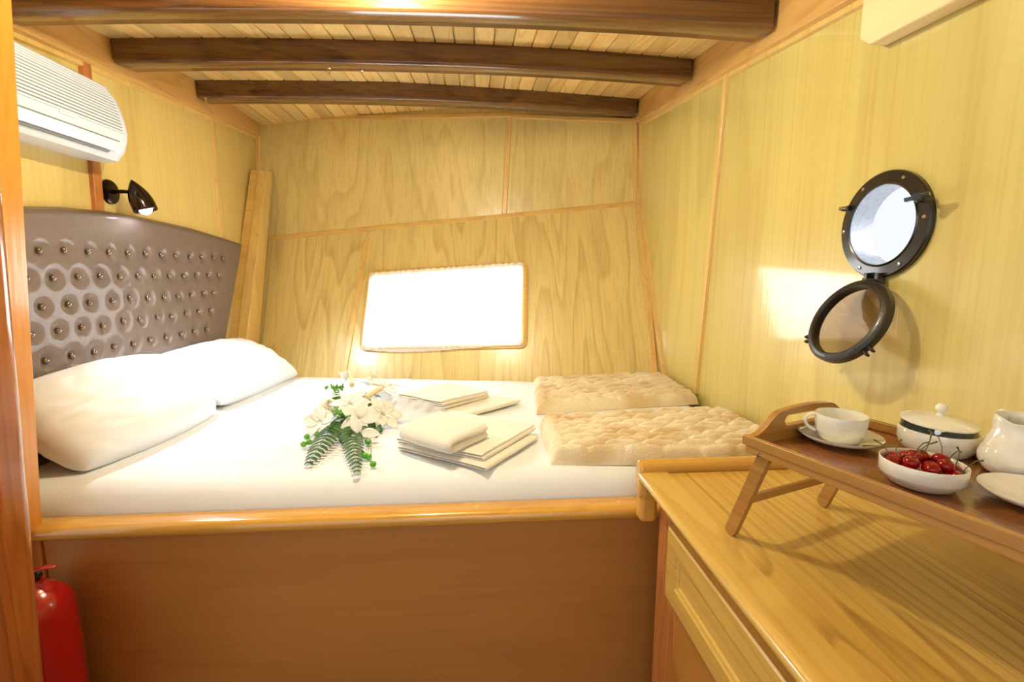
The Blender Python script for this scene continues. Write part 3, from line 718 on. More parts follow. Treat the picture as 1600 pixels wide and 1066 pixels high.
def basis(c, xv, yv):
    x = Vector(xv).normalized(); y = Vector(yv); y = (y-x*y.dot(x)).normalized(); z = x.cross(y); m_ = Matrix((x, y, z)).transposed().to_4x4(); m_.translation = c; return m_
pillow(None, .66, .38, .20, basis((-1.135, 2.235, .80), (.12, .98, -.03), (-.84, .10, .46)), 'white pillow at the far side, its corner pointing at the back wall', 3, .12)
pillow(None, .68, .37, .21, basis((-1.150, 1.615, .808), (.10, 1, -.035), (-.56, .05, .72)), 'white pillow nearest the door frame, plump with a creased side', 11, .34)

# ================================================================== TOWELS
def folded(name, mt, loc, rz, L_, W_, h, n, lab, cat='towel', group=None, seed=0, wav=.004, shrink=0.0):
    """serpentine fold: n layers, fold alternating at the two ends of the local x axis, extruded along y"""
    t = h/n; hl = L_/2; path = []
    for k in range(n):
        z = t*(k+.5); s = 1 if k % 2 == 0 else -1; e = hl-shrink*k*.3
        xs = [-(e-t)*s+2*(e-t)*s*i/14 for i in range(15)]
        path += [(x, z) for x in xs]
        if k < n-1:
            for q in range(1, 5):
                a = -PI/2+PI*q/5; path.append(((e-t)*s+s*t*.5*math.cos(a)*1.3, z+t*.5+t*.5*math.sin(a)))
    bm = B(); NY = 26; th = t*.46
    P = [Vector((x, 0, z)) for x, z in path]; nr = []
    for i in range(len(P)):
        d = (P[min(i+1, len(P)-1)]-P[max(i-1, 0)]).normalized(); nr.append(Vector((-d.z, 0, d.x)))
    R0 = []
    for j in range(NY+1):
        v = j/NY; y = (v-.5)*W_; ring = []
        def pos(i, s):
            p = P[i]; kz_ = p.z/h
            q = p+nr[i]*th*s*(1-.75*max(0, abs(2*v-1)-.93)/.07)
            dy = y*(1-shrink*kz_)+.0035*nz(p.x*9+seed, p.z*200+i//18, 1)
            return Vector((q.x+.002*nz(y*12, p.z*150, seed), dy, max(.0004, q.z+(wav*nz(q.x*5+seed, dy*5)*kz_ + .001*nz(q.x*25, dy*25, seed)*kz_))))
        ring = [bm.verts.new(pos(i, 1)) for i in range(len(P))]+[bm.verts.new(pos(i, -1)) for i in range(len(P)-1, -1, -1)]
        R0.append(ring)
    n_ = len(R0[0])
    for a, b_ in zip(R0, R0[1:]):
        for i in range(n_): bm.faces.new((a[i], a[(i+1)%n_], b_[(i+1)%n_], b_[i]))
    k = len(P)
    for ring, fl in ((R0[0], 1), (R0[-1], 0)):
        for i in range(k-1):
            q = (ring[i], ring[i+1], ring[n_-2-i], ring[n_-1-i]); bm.faces.new(q if fl else q[::-1])
    me_o = obj(name, bm, mt, ang=60); me_o.location = loc; me_o.rotation_euler = (0, 0, rz)
    tag(me_o, lab, cat, group); return me_o
TZ = MZ+.006
def ang2(p, q): return math.atan2(q.y-p.y, q.x-p.x)
s1, s2, s3, s4 = [at(x, y, 2, TZ) for x, y in ((617, 703), (757, 736), (840, 690), (765, 655))]
ct = (s1+s2+s3+s4)/4
def set_quad(o, c, L_, W_):
    """shear a locally rectangular fold so that its corners sit on c (x- y-, x+ y-, x+ y+, x- y+)"""
    c = [Vector((p.x, p.y, 0)) for p in c]
    for v in o.data.vertices:
        u, w_ = v.co.x/L_+.5, v.co.y/W_+.5; q = bil(c, u, w_); v.co.x, v.co.y = q.x, q.y
    o.location = (0, 0, o.location.z); o.rotation_euler = (0, 0, 0)
    if (c[1]-c[0]).cross(c[3]-c[0]).z < 0: o.data.flip_normals()
    return o
def quadpx(pts, z): return [at(x, y, 2, z) for x, y in pts]
# lower wide folded sheet pair: local -x,-y = left corner, +x,-y = front corner, +x,+y right corner, -x,+y back corner
q = quadpx([(618, 702), (760, 738), (842, 686), (700, 655)], TZ)
o = folded('folded_sheet', M['towel_b'], (0, 0, TZ), 0, .36, .30, .014, 2, 'wide thin folded ivory sheet lying directly on the mattress at the front', 'folded sheet', seed=3); set_quad(o, q, .36, .30)
q = quadpx([(619, 693), (756, 722), (838, 672), (705, 648)], TZ+.015)
o = folded('folded_sheet', M['towel_b'], (0, 0, TZ+.0145), 0, .36, .30, .020, 3, 'folded ivory sheet, second in the front pile under the rolled-edge towel', 'folded sheet', seed=8); set_quad(o, q, .36, .30)
q = quadpx([(768, 682), (702, 714), (622, 690), (690, 658)], TZ+.037)
o = folded('bath_towel', M['towel'], (0, 0, TZ+.0355), 0, .24, .24, .048, 2, 'thick cream towel folded over, on top of the front pile', 'towel', seed=5, wav=.006); set_quad(o, q, .24, .24)
# back pile
q = quadpx([(650, 640), (735, 652), (814, 630), (740, 617)], TZ)
o = folded('folded_sheet', M['towel_b'], (0, 0, TZ), 0, .3, .2, .016, 2, 'flat folded ivory sheet with one straight edge, in the back pile', 'folded sheet', seed=13); set_quad(o, q, .3, .2)
q = quadpx([(622, 628), (692, 642), (764, 622), (698, 608)], TZ+.016)
o = folded('bath_towel', M['towel'], (0, 0, TZ+.0165), 0, .3, .24, .036, 5, 'cream towel folded in several layers, top of the back pile', 'towel', seed=15, wav=.006); set_quad(o, q, .3, .24)

# ================================================================== FUR BLANKETS
def blanket(c, h, lab, seed, cell=.11, row=.034):
    def bump(u, v, x, y):
        wob = .008*nz(x*6+seed, y*3)
        rr = (y+wob)/row; ri = math.floor(rr); fr = rr-ri
        cx = (x+.03*nz(ri*3.7+seed))/cell+.5*(ri % 2); ci = math.floor(cx); fx = cx-ci
        a = .55+.45*nz(ci*5.1+seed, ri*3.3)
        ridge = (1-abs(2*fr-1)**2.6)*(.55+.45*min(1, 6*min(fx, 1-fx)))
        return .030*(.5+.5*a)*ridge-.022+.006*nz(x*3.5+seed, y*3.5)+.0015*nz(x*60, y*60, seed)
    bm = B(); slab(bm, c, h, 200, 140, .035, bump)
    o = obj('fur_blanket', bm, M['fur'], ang=85); tag(o, lab, 'blanket', 'folded cream fur blankets at the foot of the bed'); return o
BZ = MZ+.002
ca = [at(838, 648, 2, BZ), at(1096, 632, 2, BZ), at(1046, 596, 2, BZ), at(832, 604, 2, BZ)]
cb = [at(860, 727, 2, BZ), Vector((.93, 1.24, BZ)), Vector((.93, 1.70, BZ)), at(842, 668, 2, BZ)]
for v in ca: v.x = min(v.x, .93)
blanket(ca, .058, 'cream carved fur blanket folded flat beside the back wall, the farther of two', 2)
blanket(cb, .060, 'cream carved fur blanket folded flat just behind the worktop, the nearer of two', 9)

# ================================================================== WORKTOP AND CABINET
WZ = .75; WX = .40
cab = thing('cabinet', 'built-in oak cabinet with recessed drawer front beside the bunk', 'cabinet', (.68, .4, 0))
bm = B(); box(bm, (WX+.052, -.35, 0), (.945, 1.085, WZ-.034)); obj('carcass', bm, M['trim_red'], cab, bevel=.002)
bm = B(); box(bm, (WX+.044, -.35, .02), (WX+.053, .95, .485)); obj('door', bm, M['panel'], cab, bevel=.001)
# drawer front: frame with bevelled inset
dy1, dy0 = .982, -.28; dz1, dz0 = .671, .498; fx = WX+.030
bm = B()
def ring_(bm, a, b_):
    va = [bm.verts.new(p) for p in a]; vb = [bm.verts.new(p) for p in b_]
    for i in range(4): bm.faces.new((va[i], va[(i+1)%4], vb[(i+1)%4], vb[i]))
    return vb
def rect(x, i): return [(x, dy0+i, dz0+i), (x, dy1-i, dz0+i), (x, dy1-i, dz1-i), (x, dy0+i, dz1-i)]
st = [rect(fx+.023, 0), rect(fx+.003, 0), rect(fx, .004), rect(fx, .047), rect(fx+.004, .050), rect(fx+.006, .055), rect(fx+.010, .058)]
for a, b_ in zip(st, st[1:]): ring_(bm, a, b_)
bm.faces.new([bm.verts.new(p) for p in st[-1]]); bm.faces.new([bm.verts.new(p) for p in st[0]])
bmesh.ops.remove_doubles(bm, verts=bm.verts, dist=1e-5)
obj('drawer', bm, M['drawer'], cab, ang=20)
wt = thing('worktop', 'oak worktop with rounded pine edging and raised back rim', 'worktop', (.68, .4, WZ-.03))
bm = B(); box(bm, (WX+.067, -.4, WZ-.03), (.948, 1.085, WZ)); obj('top_panel', bm, M['top'], wt, smooth=False)
bm = B(); pts = [(WX+.070, WZ-.026), (WX+.070, WZ+.0008)]
for k in range(9):
    a = PI/2+PI*k/8; pts.append((WX+.016+.018*math.cos(a), WZ-.0125+.0135*math.sin(a)))
hexa(bm, [(x, -.4, z) for x, z in pts], [(x, 1.10, z) for x, z in pts]); obj('front_edging', bm, M['topedge'], wt, ang=35)
# raised rim at the back with rounded ends
bm = B(); pts = []
for k in range(9):
    a = PI*k/8; pts.append((1.112+.021*math.cos(a), WZ+.006+.020*math.sin(a)))
pts += [(1.091, WZ-.07), (1.133, WZ-.07)]
hexa(bm, [(WX+.001, y, z) for y, z in pts], [(.945, y, z) for y, z in pts]); obj('back_rim', bm, M['rail'], wt, bevel=.009, seg=3)
bm = B(); box(bm, (WX+.004, 1.088, RZ-.005), (WX+.05, 1.133, WZ-.02)); obj('corner_block', bm, M['rail'], wt, bevel=.014, seg=4)

# ================================================================== BED TRAY
TRZ = .96
fl = at(1160, 679, 2, TRZ); TA = math.atan2(-.94, .34)
tray = thing('bed_tray', 'bamboo breakfast tray on folding legs standing on the worktop', 'tray', (fl.x, fl.y, WZ), TA)
TL, TW = .50, .31; t0 = TRZ-WZ
def tb(name, a, b_, mt, bv=.0015, parent=tray):
    bm = B(); box(bm, a, b_); return obj(name, bm, mt, parent, local=True, bevel=bv)
tb('floor_panel', (.012, .010, t0-.026), (TL-.012, TW-.010, t0-.018), M['traybed'], .0005)
for y0_, y1_ in ((0, .011), (TW-.011, TW)):
    bm = B(); box(bm, (0, y0_, t0-.017), (TL, y1_, t0)); box(bm, (.006, y0_+.002, t0-.030), (TL-.006, y1_-.001, t0-.017)); obj('side_rail', bm, M['bamboo'], tray, local=True, bevel=.0015)
# end boards with arched handle and slot
def endboard(x0, x1):
    def top(y):
        s = abs(y-TW/2)/(TW/2); 
        if s > .88: return t0-.002
        if s < .42: return t0+.040-.004*(s/.42)**2
        k = (s-.42)/.46; return t0-.002+.038*(.5+.5*math.cos(PI*k))
    bm = B(); N_ = 60; sl = (TW/2-.062, TW/2+.062); sz0, sz1 = t0+.006, t0+.026
    ys = [.011+(TW-.022)*i/N_ for i in range(N_+1)]
    def band(lo, hi, ya, yb):
        yy = [y for y in ys if ya-1e-6 <= y <= yb+1e-6]
        rows_ = [[bm.verts.new((x, y, f(y))) for x, f in ((x0, lo), (x1, lo), (x1, hi), (x0, hi))] for y in yy]
        for a, b_ in zip(rows_, rows_[1:]):
            for k in range(4): bm.faces.new((a[k], a[(k+1)%4], b_[(k+1)%4], b_[k]))
        bm.faces.new(rows_[0]); bm.faces.new(rows_[-1][::-1])
    def cap(y):     # rounded slot ends
        d = min(y-sl[0], sl[1]-y); r = (sz1-sz0)/2
        if d <= 0: return 0
        return r if d >= r else math.sqrt(max(0, r*r-(r-d)**2))
    mid = (sz0+sz1)/2
    band(lambda y: t0-.030, lambda y: min(mid-cap(y), top(y)-.0006), ys[0], ys[-1]); band(lambda y: min(mid+cap(y)+1e-5, top(y)-.0005), top, ys[0], ys[-1])
    return bm
for x0, x1 in ((0, .012), (TL-.012, TL)): obj('end_board', endboard(x0, x1), M['bamboo_y'], tray, local=True, ang=30)
# legs (outward-splayed pair at each end) with cross bar
for e, sg in ((.035, -1), (TL-.035, 1)):
    foot = Vector((e+sg*.062, 0, .0005)); top_ = Vector((e, 0, t0-.026)); d = (top_-foot).normalized(); s_ = Vector((d.z, 0, -d.x))*.0115
    for y in (.014, TW-.026):
        bm = B(); pts = []
        for k in range(7): a = PI+PI*k/6; pts.append(foot+d*.0115+s_*math.cos(a)+d*.0115*math.sin(a))
        for k in range(7): a = PI*k/6; pts.append(top_+s_*math.cos(a)+d*.0115*math.sin(a))
        prism(bm, [p+Vector((0, y, 0)) for p in pts], (0, .012, 0)); obj('leg', bm, M['bamboo'], tray, local=True, bevel=.001)
    c = foot+d*.085; mm = basis(c, s_, (0, 1, 0))
    bm = B(); hexa(bm, [c+Vector((0, .026, 0))+s_*.3*a+d*.010*b_ for a, b_ in ((-1, -1), (1, -1), (1, 1), (-1, 1))], [c+Vector((0, TW-.026, 0))+s_*.3*a+d*.010*b_ for a, b_ in ((-1, -1), (1, -1), (1, 1), (-1, 1))])
    obj('crossbar', bm, M['bamboo_y'], tray, local=True, bevel=.001)
    for y, dr_ in ((.0, -1), (TW, 1)):
        bm = B(); mm = Matrix.Translation((e, y, t0-.026)) @ Matrix.Rotation(R(90)*(1 if dr_ < 0 else -1), 4, 'X')
        lathe(bm, [(0, .0015), (.003, .0012), (.0042, -.002), (0, -.002)], 14, mm); obj('screw', bm, M['steel'], tray, local=True)
FZ = TRZ-.0178     # tray floor height

# ================================================================== CHINA
def china(name, prof, loc, lab, cat, rz=0, group=None, seg=64):
    r = thing(name, lab, cat, tuple(loc), rz, group); return r
sc = at(1311, 687, 2, FZ+.006)
saucer_prof = [(0, .003), (.022, .003), (.026, .0045), (.040, .0075), (.058, .013), (.0635, .0165), (.0650, .0175), (.0650, .0160), (.058, .010), (.040, .0045), (.026, .0008), (.0245, 0), (.0225, 0), (.021, .001), (0, .001)]
def saucer(loc, lab, k=1.0):
    bm = B(); lathe(bm, [(r*k, z*k) for r, z in saucer_prof], 64); o = obj('saucer', bm, M['china'], ang=60); o.location = loc; tag(o, lab, 'saucer', 'white china saucers on the tray'); return o
saucer((sc.x, sc.y, FZ+.0002), 'white china saucer under the coffee cup')
cup = thing('coffee_cup', 'white china coffee cup standing on a saucer on the bamboo tray', 'cup', (sc.x+.001, sc.y+.001, FZ+.0035), R(158))
k = .0395
cp = [(0, .0035), (.022, .0035), (.029, .008), (.0345, .018), (.0375, .032), (.0385, .048), (.0390, .0500), (.0402, .0500), (.0405, .049), (.0400, .034), (.0385, .0195), (.0370, .0165), (.0365, .016), (.033, .007), (.027, .001), (.0255, 0), (.0235, 0), (.0225, .0015), (0, .0015)]
bm = B(); lathe(bm, cp, 64); obj('bowl', bm, M['china'], cup, local=True, ang=35)
bm = B(); tube(bm, [(.037, 0, .046), (.046, 0, .0475), (.054, 0, .044), (.0575, 0, .036), (.055, 0, .027), (.048, 0, .020), (.037, 0, .016)], [.0034, .0032, .003, .003, .003, .0032, .0036], 12)
for v in bm.verts: v.co.y *= 1.5
obj('handle', bm, M['china'], cup, local=True, ang=80, sub=1)
# spoon on saucer
def spoon(loc, d, lab, L_=.10, tilt=.0):
    r = thing('teaspoon', lab, 'spoon', tuple(loc), math.atan2(d[1], d[0]), group='steel teaspoons on the tray')
    bm = B(); tube(bm, [(0, 0, .002), (L_*.35, 0, .006+tilt*.35), (L_*.7, 0, .007+tilt*.7), (L_, 0, .005+tilt)], [.0016, .0016, .0022, .0032], 10)
    for v in bm.verts: v.co.y *= 1.5
    obj('handle', bm, M['steel'], r, local=True)
    bm = B(); ball(bm, (-.014, 0, .0025), .016, 1, .66, .22, 18, 10)
    obj('spoon_bowl', bm, M['steel'], r, local=True); return r
spoon((sc.x-.005, sc.y+.046, FZ+.0125), (-.9, -.28), 'steel teaspoon lying on the saucer behind the cup, handle tip at left', .055)
saucer(at(1628, 790, 2, FZ+.002), 'white china plate cut off by the right edge of the photo', .98)
# cherry bowl
bc = at(1437, 757, 2, FZ); bc.z = FZ+.0002
bowl = thing('small_bowl', 'low white china bowl filled with red cherries on the tray', 'bowl', tuple(bc))
BR = .0515
bp_ = [(0, .005), (.030, .005), (.040, .008), (.0480, .015), (.0495, .030), (.0497, .0355), (.0503, .0362), (.0514, .0360), (.0518, .0350), (.0516, .0175), (.0500, .0150), (.041, .004), (.034, .0003), (.031, 0), (.029, 0), (.028, .0015), (0, .0015)]
bm = B(); lathe(bm, [(r*.98, z) for r, z in bp_], 64); obj('china_body', bm, M['china'], bowl, local=True, ang=40)
# cherries
stem_bm = []
cher = [(-.034,.012,.031,-1), (-.030,-.006,.022,.2), (-.020,.022,.030,.4), (-.022,-.004,.037,.6), (-.008,-.022,.034,1), (-.003,.012,.039,-.5), (.012,.016,.038,1.2), (.006,-.006,.030,.1), (.016,-.018,.037,.7), (.030,.002,.037,.9), (.033,-.014,.029,.5), (.026,.020,.030,.3), (-.012,.034,.028,.9), (.008,.034,.029,.4), (.020,-.033,.026,.8), (-.018,-.028,.024,.3), (.002,-.036,.024,.1), (-.036,-.010,.026,.7), (.037,.012,.026,.1)]
cs = ['far left of the bowl with a short stalk', 'low at the left inside the bowl', 'behind the left cluster', 'left of centre near the rim', 'front centre-left, large and glossy', 'upper centre with a curved stalk', 'upper centre right beside the curved stalk', 'in the middle of the pile', 'front centre-right, brightest of the pile', 'upper right of the pile', 'low against the right rim', 'behind the right cluster', 'at the back left of the bowl', 'at the back of the bowl', 'low at the front right rim', 'low at the front left rim', 'low at the front rim', 'dark and deep at the left rim', 'tucked at the right rim']
for i, ((x, y, z, s), txt) in enumerate(zip(cher, cs)):
    r_ = .0108+.0012*nz(i*3.3); c = thing('cherry', 'red cherry '+txt, 'cherry', (bc.x+x, bc.y+y, bc.z+z-.002), random.random()*6, group='cherries in the small bowl')
    bm = B(); ball(bm, (0, 0, 0), r_, 1, .93, .92, 22, 14)
    for v in bm.verts:
        q = math.hypot(v.co.x, v.co.y)
        if v.co.z > 0: v.co.z -= .004*math.exp(-(q/.0035)**2)
    tl = Matrix.Rotation(R(25*s), 4, 'X') @ Matrix.Rotation(R(20*math.sin(i*2)), 4, 'Y')
    bm.transform(tl); obj('fruit', bm, M['cherry'], c, local=True, ang=80, sub=0)
    if i in (0, 2, 3, 5, 6, 8, 9, 10, 14):
        Ls = .030+.006*math.sin(i*5); tx = .014*math.cos(i*2.1); ty = .010*math.sin(i*1.3)
        bm = B(); tube(bm, [(0, 0, .006), (tx*.25, ty*.2, .006+Ls*.4), (tx*.7, ty*.7, .006+Ls*.75), (tx*1.5, ty*1.5, .006+Ls*.92)], [.0006, .0006, .0007, .0014], 6); bm.transform(tl); obj('stalk', bm, M['stem'], c, local=True)
# stray cherry stalk on saucer side
bm = B(); q = at(1348, 697, 2, FZ+.020); tube(bm, [(q.x, q.y, q.z), (q.x+.012, q.y-.004, q.z+.002), (q.x+.026, q.y-.016, q.z+.001), (q.x+.036, q.y-.03, q.z-.002)], [.0015, .0007, .0007, .0007], 6)
o = obj('cherry_stalk', bm, M['stem']); tag(o, 'thin cherry stalk reaching from the bowl over the saucer rim', 'stalk')
# sugar bowl
sg = at(1461, 703, 2, FZ); sg.z = FZ+.0002
sug = thing('sugar_bowl', 'white china sugar bowl with its knobbed lid propped open, behind the cherries', 'sugar bowl', tuple(sg))
bm = B(); lathe(bm, [(0, .003), (.040, .003), (.047, .008), (.0505, .020), (.0505, .036), (.0515, .038), (.0535, .038), (.0545, .036), (.0545, .018), (.052, .009), (.046, .001), (0, .0005)], 64); obj('china_body', bm, M['china'], sug, local=True, ang=40)
bm = B(); lathe(bm, [(0, .0365), (.0512, .0365), (.0505, .050), (.048, .0515), (0, .0515)], 64)  # solid dark disc standing in for the shadowed opening below the lid
LT = Matrix.Translation((0, 0, 0)); obj('dark_band', bm, M['lidgap'], sug, local=True, ang=40)['label'] = 'dark gap under the lid'
lt = Matrix.Translation((.0, .0, .051)) @ Matrix.Rotation(R(3), 4, 'X')
bm = B(); lathe(bm, [(0, .0115), (.012, .0112), (.030, .0085), (.045, .0045), (.0525, .001), (.0525, -.001), (.045, .001), (.030, .004), (0, .006)], 64, lt); lid = obj('lid', bm, M['china'], sug, local=True, ang=50)
bm = B(); lathe(bm, [(.0, .0105), (.006, .0112), (.0042, .0145), (.0040, .017), (.007, .0195), (.0088, .0235), (.0080, .028), (.005, .031), (0, .0322)], 32, lt); obj('knob', bm, M['china'], lid, local=True, ang=60)
bm = B(); tt = at(1465, 676, 1, sg.y-.058)
a = Vector((sg.x-.012, sg.y-.03, sg.z+.040)); tube(bm, [a, (tt+a)/2+Vector((0, 0, .002)), tt], [.002, .0025, .0042], 10)
o = obj('sugar_spoon', bm, M['steel']); tag(o, 'steel spoon handle sticking out from under the sugar bowl lid', 'spoon')
# milk jug
jg = at(1590, 744, 2, FZ); jg.z = FZ+.0002
jr = Vector((min(jg.x, XR-.056), jg.y, jg.z))
jug = thing('milk_jug', 'white china milk jug with pinched spout by the right edge', 'jug', tuple(jr))
bm = B(); K_ = 1.12; prof_ = [(0, .0), (.028, 0), (.036, .006), (.042, .018), (.0425, .028), (.039, .042), (.0335, .056), (.0305, .068), (.0300, .080), (.0310, .0875), (.0300, .0885), (.0285, .087), (.0275, .078), (.0285, .066), (.032, .054), (.037, .042), (.040, .028), (.039, .016), (.032, .006), (0, .004)]
lathe(bm, [(r_*K_, z*1.04) for r_, z in prof_], 64)
sa = math.atan2(-.90, -.27)
for v in bm.verts:
    if v.co.z > .058:
        a = math.atan2(v.co.y, v.co.x); k = (v.co.z-.058)/.03; da = (a-sa+PI) % (2*PI)-PI
        f = math.exp(-(da/.42)**2); v.co.x += math.cos(sa)*.011*f*k*k; v.co.y += math.sin(sa)*.011*f*k*k; v.co.z += (.004*f-.005*math.exp(-((abs(da)-.9)/.5)**2))*k*k
obj('china_body', bm, M['china'], jug, local=True, ang=60)
ha = sa+PI; hv_ = Vector((math.cos(ha), math.sin(ha), 0))
bm = B(); tube(bm, [hv_*.029+Vector((0, 0, .078)), hv_*.040+Vector((0, 0, .091)), hv_*.053+Vector((0, 0, .088)), hv_*.058+Vector((0, 0, .066)), hv_*.052+Vector((0, 0, .045)), hv_*.039+Vector((0, 0, .036))], [.004]*6, 12); obj('handle', bm, M['china'], jug, local=True, ang=80, sub=1)

# ================================================================== FIRE EXTINGUISHER
ex = at(124, 960, 1, 1.085).x-.092; ez = at(75, 944, 1, 1.07).z
ext = thing('fire_extinguisher', 'red fire extinguisher standing in the corner below the bed rail', 'fire extinguisher', (ex, 1.085, 0))
bm = B(); lathe(bm, [(0, 0), (.062, 0), (.068, .008), (.07, .03), (.07, ez-.03), (.066, ez-.008), (.055, ez+.014), (.038, ez+.030), (.022, ez+.040), (.020, ez+.052), (0, ez+.052)], 48); obj('cylinder', bm, M['red'], ext, local=True, ang=60)
bm = B(); lathe(bm, [(0, ez+.05), (.016, ez+.05), (.017, ez+.062), (0, ez+.064)], 20); box(bm, (-.012, -.012, ez+.055), (.016, .012, ez+.068)); obj('valve', bm, M['black'], ext, local=True, bevel=.002)
bm = B(); hexa(bm, [(-.02, -.009, ez+.066), (-.02, .009, ez+.066), (.03, .008, ez+.080), (.03, -.008, ez+.080)], [(-.02, -.009, ez+.070), (-.02, .009, ez+.070), (.03, .008, ez+.084), (.03, -.008, ez+.084)])
hexa(bm, [(.03, -.008, ez+.080), (.03, .008, ez+.080), (.055, .006, ez+.082), (.055, -.006, ez+.082)], [(.03, -.008, ez+.084), (.03, .008, ez+.084), (.055, .006, ez+.085), (.055, -.006, ez+.085)]); obj('lever', bm, M['red'], ext, local=True, bevel=.001)
bm = B(); hexa(bm, [(.0, -.009, ez+.054), (.0, .009, ez+.054), (.038, .012, ez+.024), (.038, -.012, ez+.024)], [(.0, -.009, ez+.058), (.0, .009, ez+.058), (.042, .012, ez+.028), (.042, -.012, ez+.028)]); obj('carry_handle', bm, M['red'], ext, local=True, bevel=.001)
bm = B(); grid(bm, 10, 2, lambda u, v: Vector((.0705*math.cos(R(-128+62*u)), .0705*math.sin(R(-128+62*u)), ez-.10+.035*v))); o = obj('label_plate', bm, M['black'], ext, local=True); md = o.modifiers.new('thickness', 'SOLIDIFY'); md.thickness = .001; md.offset = 1

# ================================================================== FLOWERS
bq = thing('flower_bouquet', 'artificial bouquet of white lilies and orchids with ferns and green berries lying on the sheet', 'bouquet', tuple(at(555, 668, 2, MZ+.006)))
FO = at(555, 660, 2, MZ+.03)
def up_at(px, py, h): return at(px, py, 2, MZ+.006+h)
def petal(bm, c, d, up, L_, W_, curl=.35, cup_=.2, ruf=0, nu=8, nv=6, pw_=.8):
    d = Vector(d).normalized(); up = Vector(up); up = (up-d*up.dot(d)).normalized(); s = d.cross(up)
    def f(u, v):
        a = 2*v-1; wv = W_/2*math.sin(PI*min(1, u*.93+.05))**pw_
        lift = L_*curl*(u*u)
        return Vector(c)+d*(L_*u*(1-.15*curl*u))-up*lift+s*(a*wv)+up*(cup_*W_*(abs(a)**2)*(1-u*.5)+ruf*math.sin(u*22+a*7))
    grid(bm, nu, nv, f)
def fl_solid(o, t=.0006): md = o.modifiers.new('thickness', 'SOLIDIFY'); md.thickness = t; return o
def flower(name, c, ax, L_, W_, n, mt, curl=.4, open_=.9, ruf=0, ph=0, layers=1, label=None):
    ax = Vector(ax).normalized(); u = ax.orthogonal().normalized(); v = ax.cross(u); bm = B()
    for l in range(layers):
        op = open_*(1-.28*l); LL = L_*(1-.18*l)
        for k_ in range(n):
            a = ph+2*PI*k_/n+l*PI/n; rd = u*math.cos(a)+v*math.sin(a)
            d = rd*op+ax*(1-op*.6); petal(bm, Vector(c)+rd*.003, d, ax, LL, W_*(1-.1*l), curl*(1-.4*l), .12, ruf)
    o = obj(name, bm, mt, bq, ang=85, recalc=False); fl_solid(o)
    if label: o['label'] = label
    return o
def stamens(c, ax, n, L_, mt, name='stamens'):
    ax = Vector(ax).normalized(); u = ax.orthogonal().normalized(); v = ax.cross(u); bm = B()
    for k_ in range(n):
        a = 2*PI*k_/n; e = Vector(c)+ax*L_+(u*math.cos(a)+v*math.sin(a))*L_*.35
        tube(bm, [Vector(c), e], .0007, 5); ball(bm, e, .0018, 1, 1, 1, 8, 6)
    return obj(name, bm, mt, bq)
toc = (CAM-FO).normalized(); upz = Vector((0, 0, 1))
# lilies / orchids
def fdir(a, b_): return toc*a+upz*b_
L1 = up_at(548, 632, .065); flower('lily', L1, fdir(.55, .8)+Vector((-.1,0,0)), .070, .040, 6, M['petal'], .5, .85, ph=.3)
L2 = up_at(560, 655, .05); flower('lily', L2, fdir(.9, .4)+Vector((.1, 0, 0)), .066, .042, 5, M['petal'], .45, .9, ph=1)
L3 = up_at(500, 660, .035); flower('orchid', L3, fdir(.8, .5)+Vector((-.3, 0, 0)), .054, .056, 5, M['petal'], .2, .95, ph=.2)
L4 = up_at(562, 678, .03); flower('orchid', L4, fdir(.9, .3), .062, .036, 3, M['petal'], .3, .9, ph=2.2)
L5 = up_at(598, 648, .04); flower('lily', L5, fdir(.5, .7)+Vector((.5, 0, 0)), .070, .052, 6, M['petal'], .4, .9, ph=.8)
L6 = up_at(575, 603, .05); flower('lily', L6, Vector((.2, .3, 1)), .072, .050, 6, M['petal'], .4, .85, ph=.4)
L9 = up_at(600, 606, .045); flower('lily', L9, Vector((.4, -.2, 1)), .066, .050, 6, M['petal'], .35, .9, ph=.9)
L7 = up_at(540, 596, .05); flower('bud', L7, Vector((-.2, .2, 1)), .055, .030, 4, M['petal'], .1, .3)
L8 = up_at(610, 620, .03); flower('lily', L8, Vector((.5, .2, .9)), .070, .054, 6, M['petal'], .4, .9, ph=.1)
for c, ax in ((L1, fdir(.55, .8)), (L5, fdir(.5, .9)), (L6, (.2, .3, 1))): stamens(c, ax, 5, .024, M['cream'])
# carnations: many ruffled layers
def carnation(c, ax, r_, mt=M['cream']):
    bm = B(); ax = Vector(ax).normalized(); u = ax.orthogonal().normalized(); v = ax.cross(u)
    for l in range(6):
        rr = r_*(1-.15*l); hh = r_*.16*l; nn_ = 90
        ring = []
        for k_ in range(nn_):
            a = 2*PI*k_/nn_; zz = .12*math.sin(a*13+l*2)+.07*math.sin(a*29+l); q = rr*(1+.06*math.sin(a*21+l*3)); rd = u*math.cos(a)+v*math.sin(a)
            ring.append((bm.verts.new(c+rd*q*.25+ax*(hh*.6)), bm.verts.new(c+rd*q*.7+ax*(hh+r_*zz*.5)), bm.verts.new(c+rd*q+ax*(hh+r_*zz-r_*.10))))
        for k_ in range(nn_):
            a, b_ = ring[k_], ring[(k_+1) % nn_]
            bm.faces.new((a[0], b_[0], b_[1], a[1])); bm.faces.new((a[1], b_[1], b_[2], a[2]))
    return fl_solid(obj('carnation', bm, mt, bq, ang=85, recalc=False), .0005)
carnation(up_at(514, 634, .05), fdir(.7, .6), .034)
carnation(up_at(500, 645, .045), fdir(.6, .6)+Vector((-.3, 0, 0)), .022)
carnation(up_at(582, 592, .05), (.1, -.2, 1), .024)
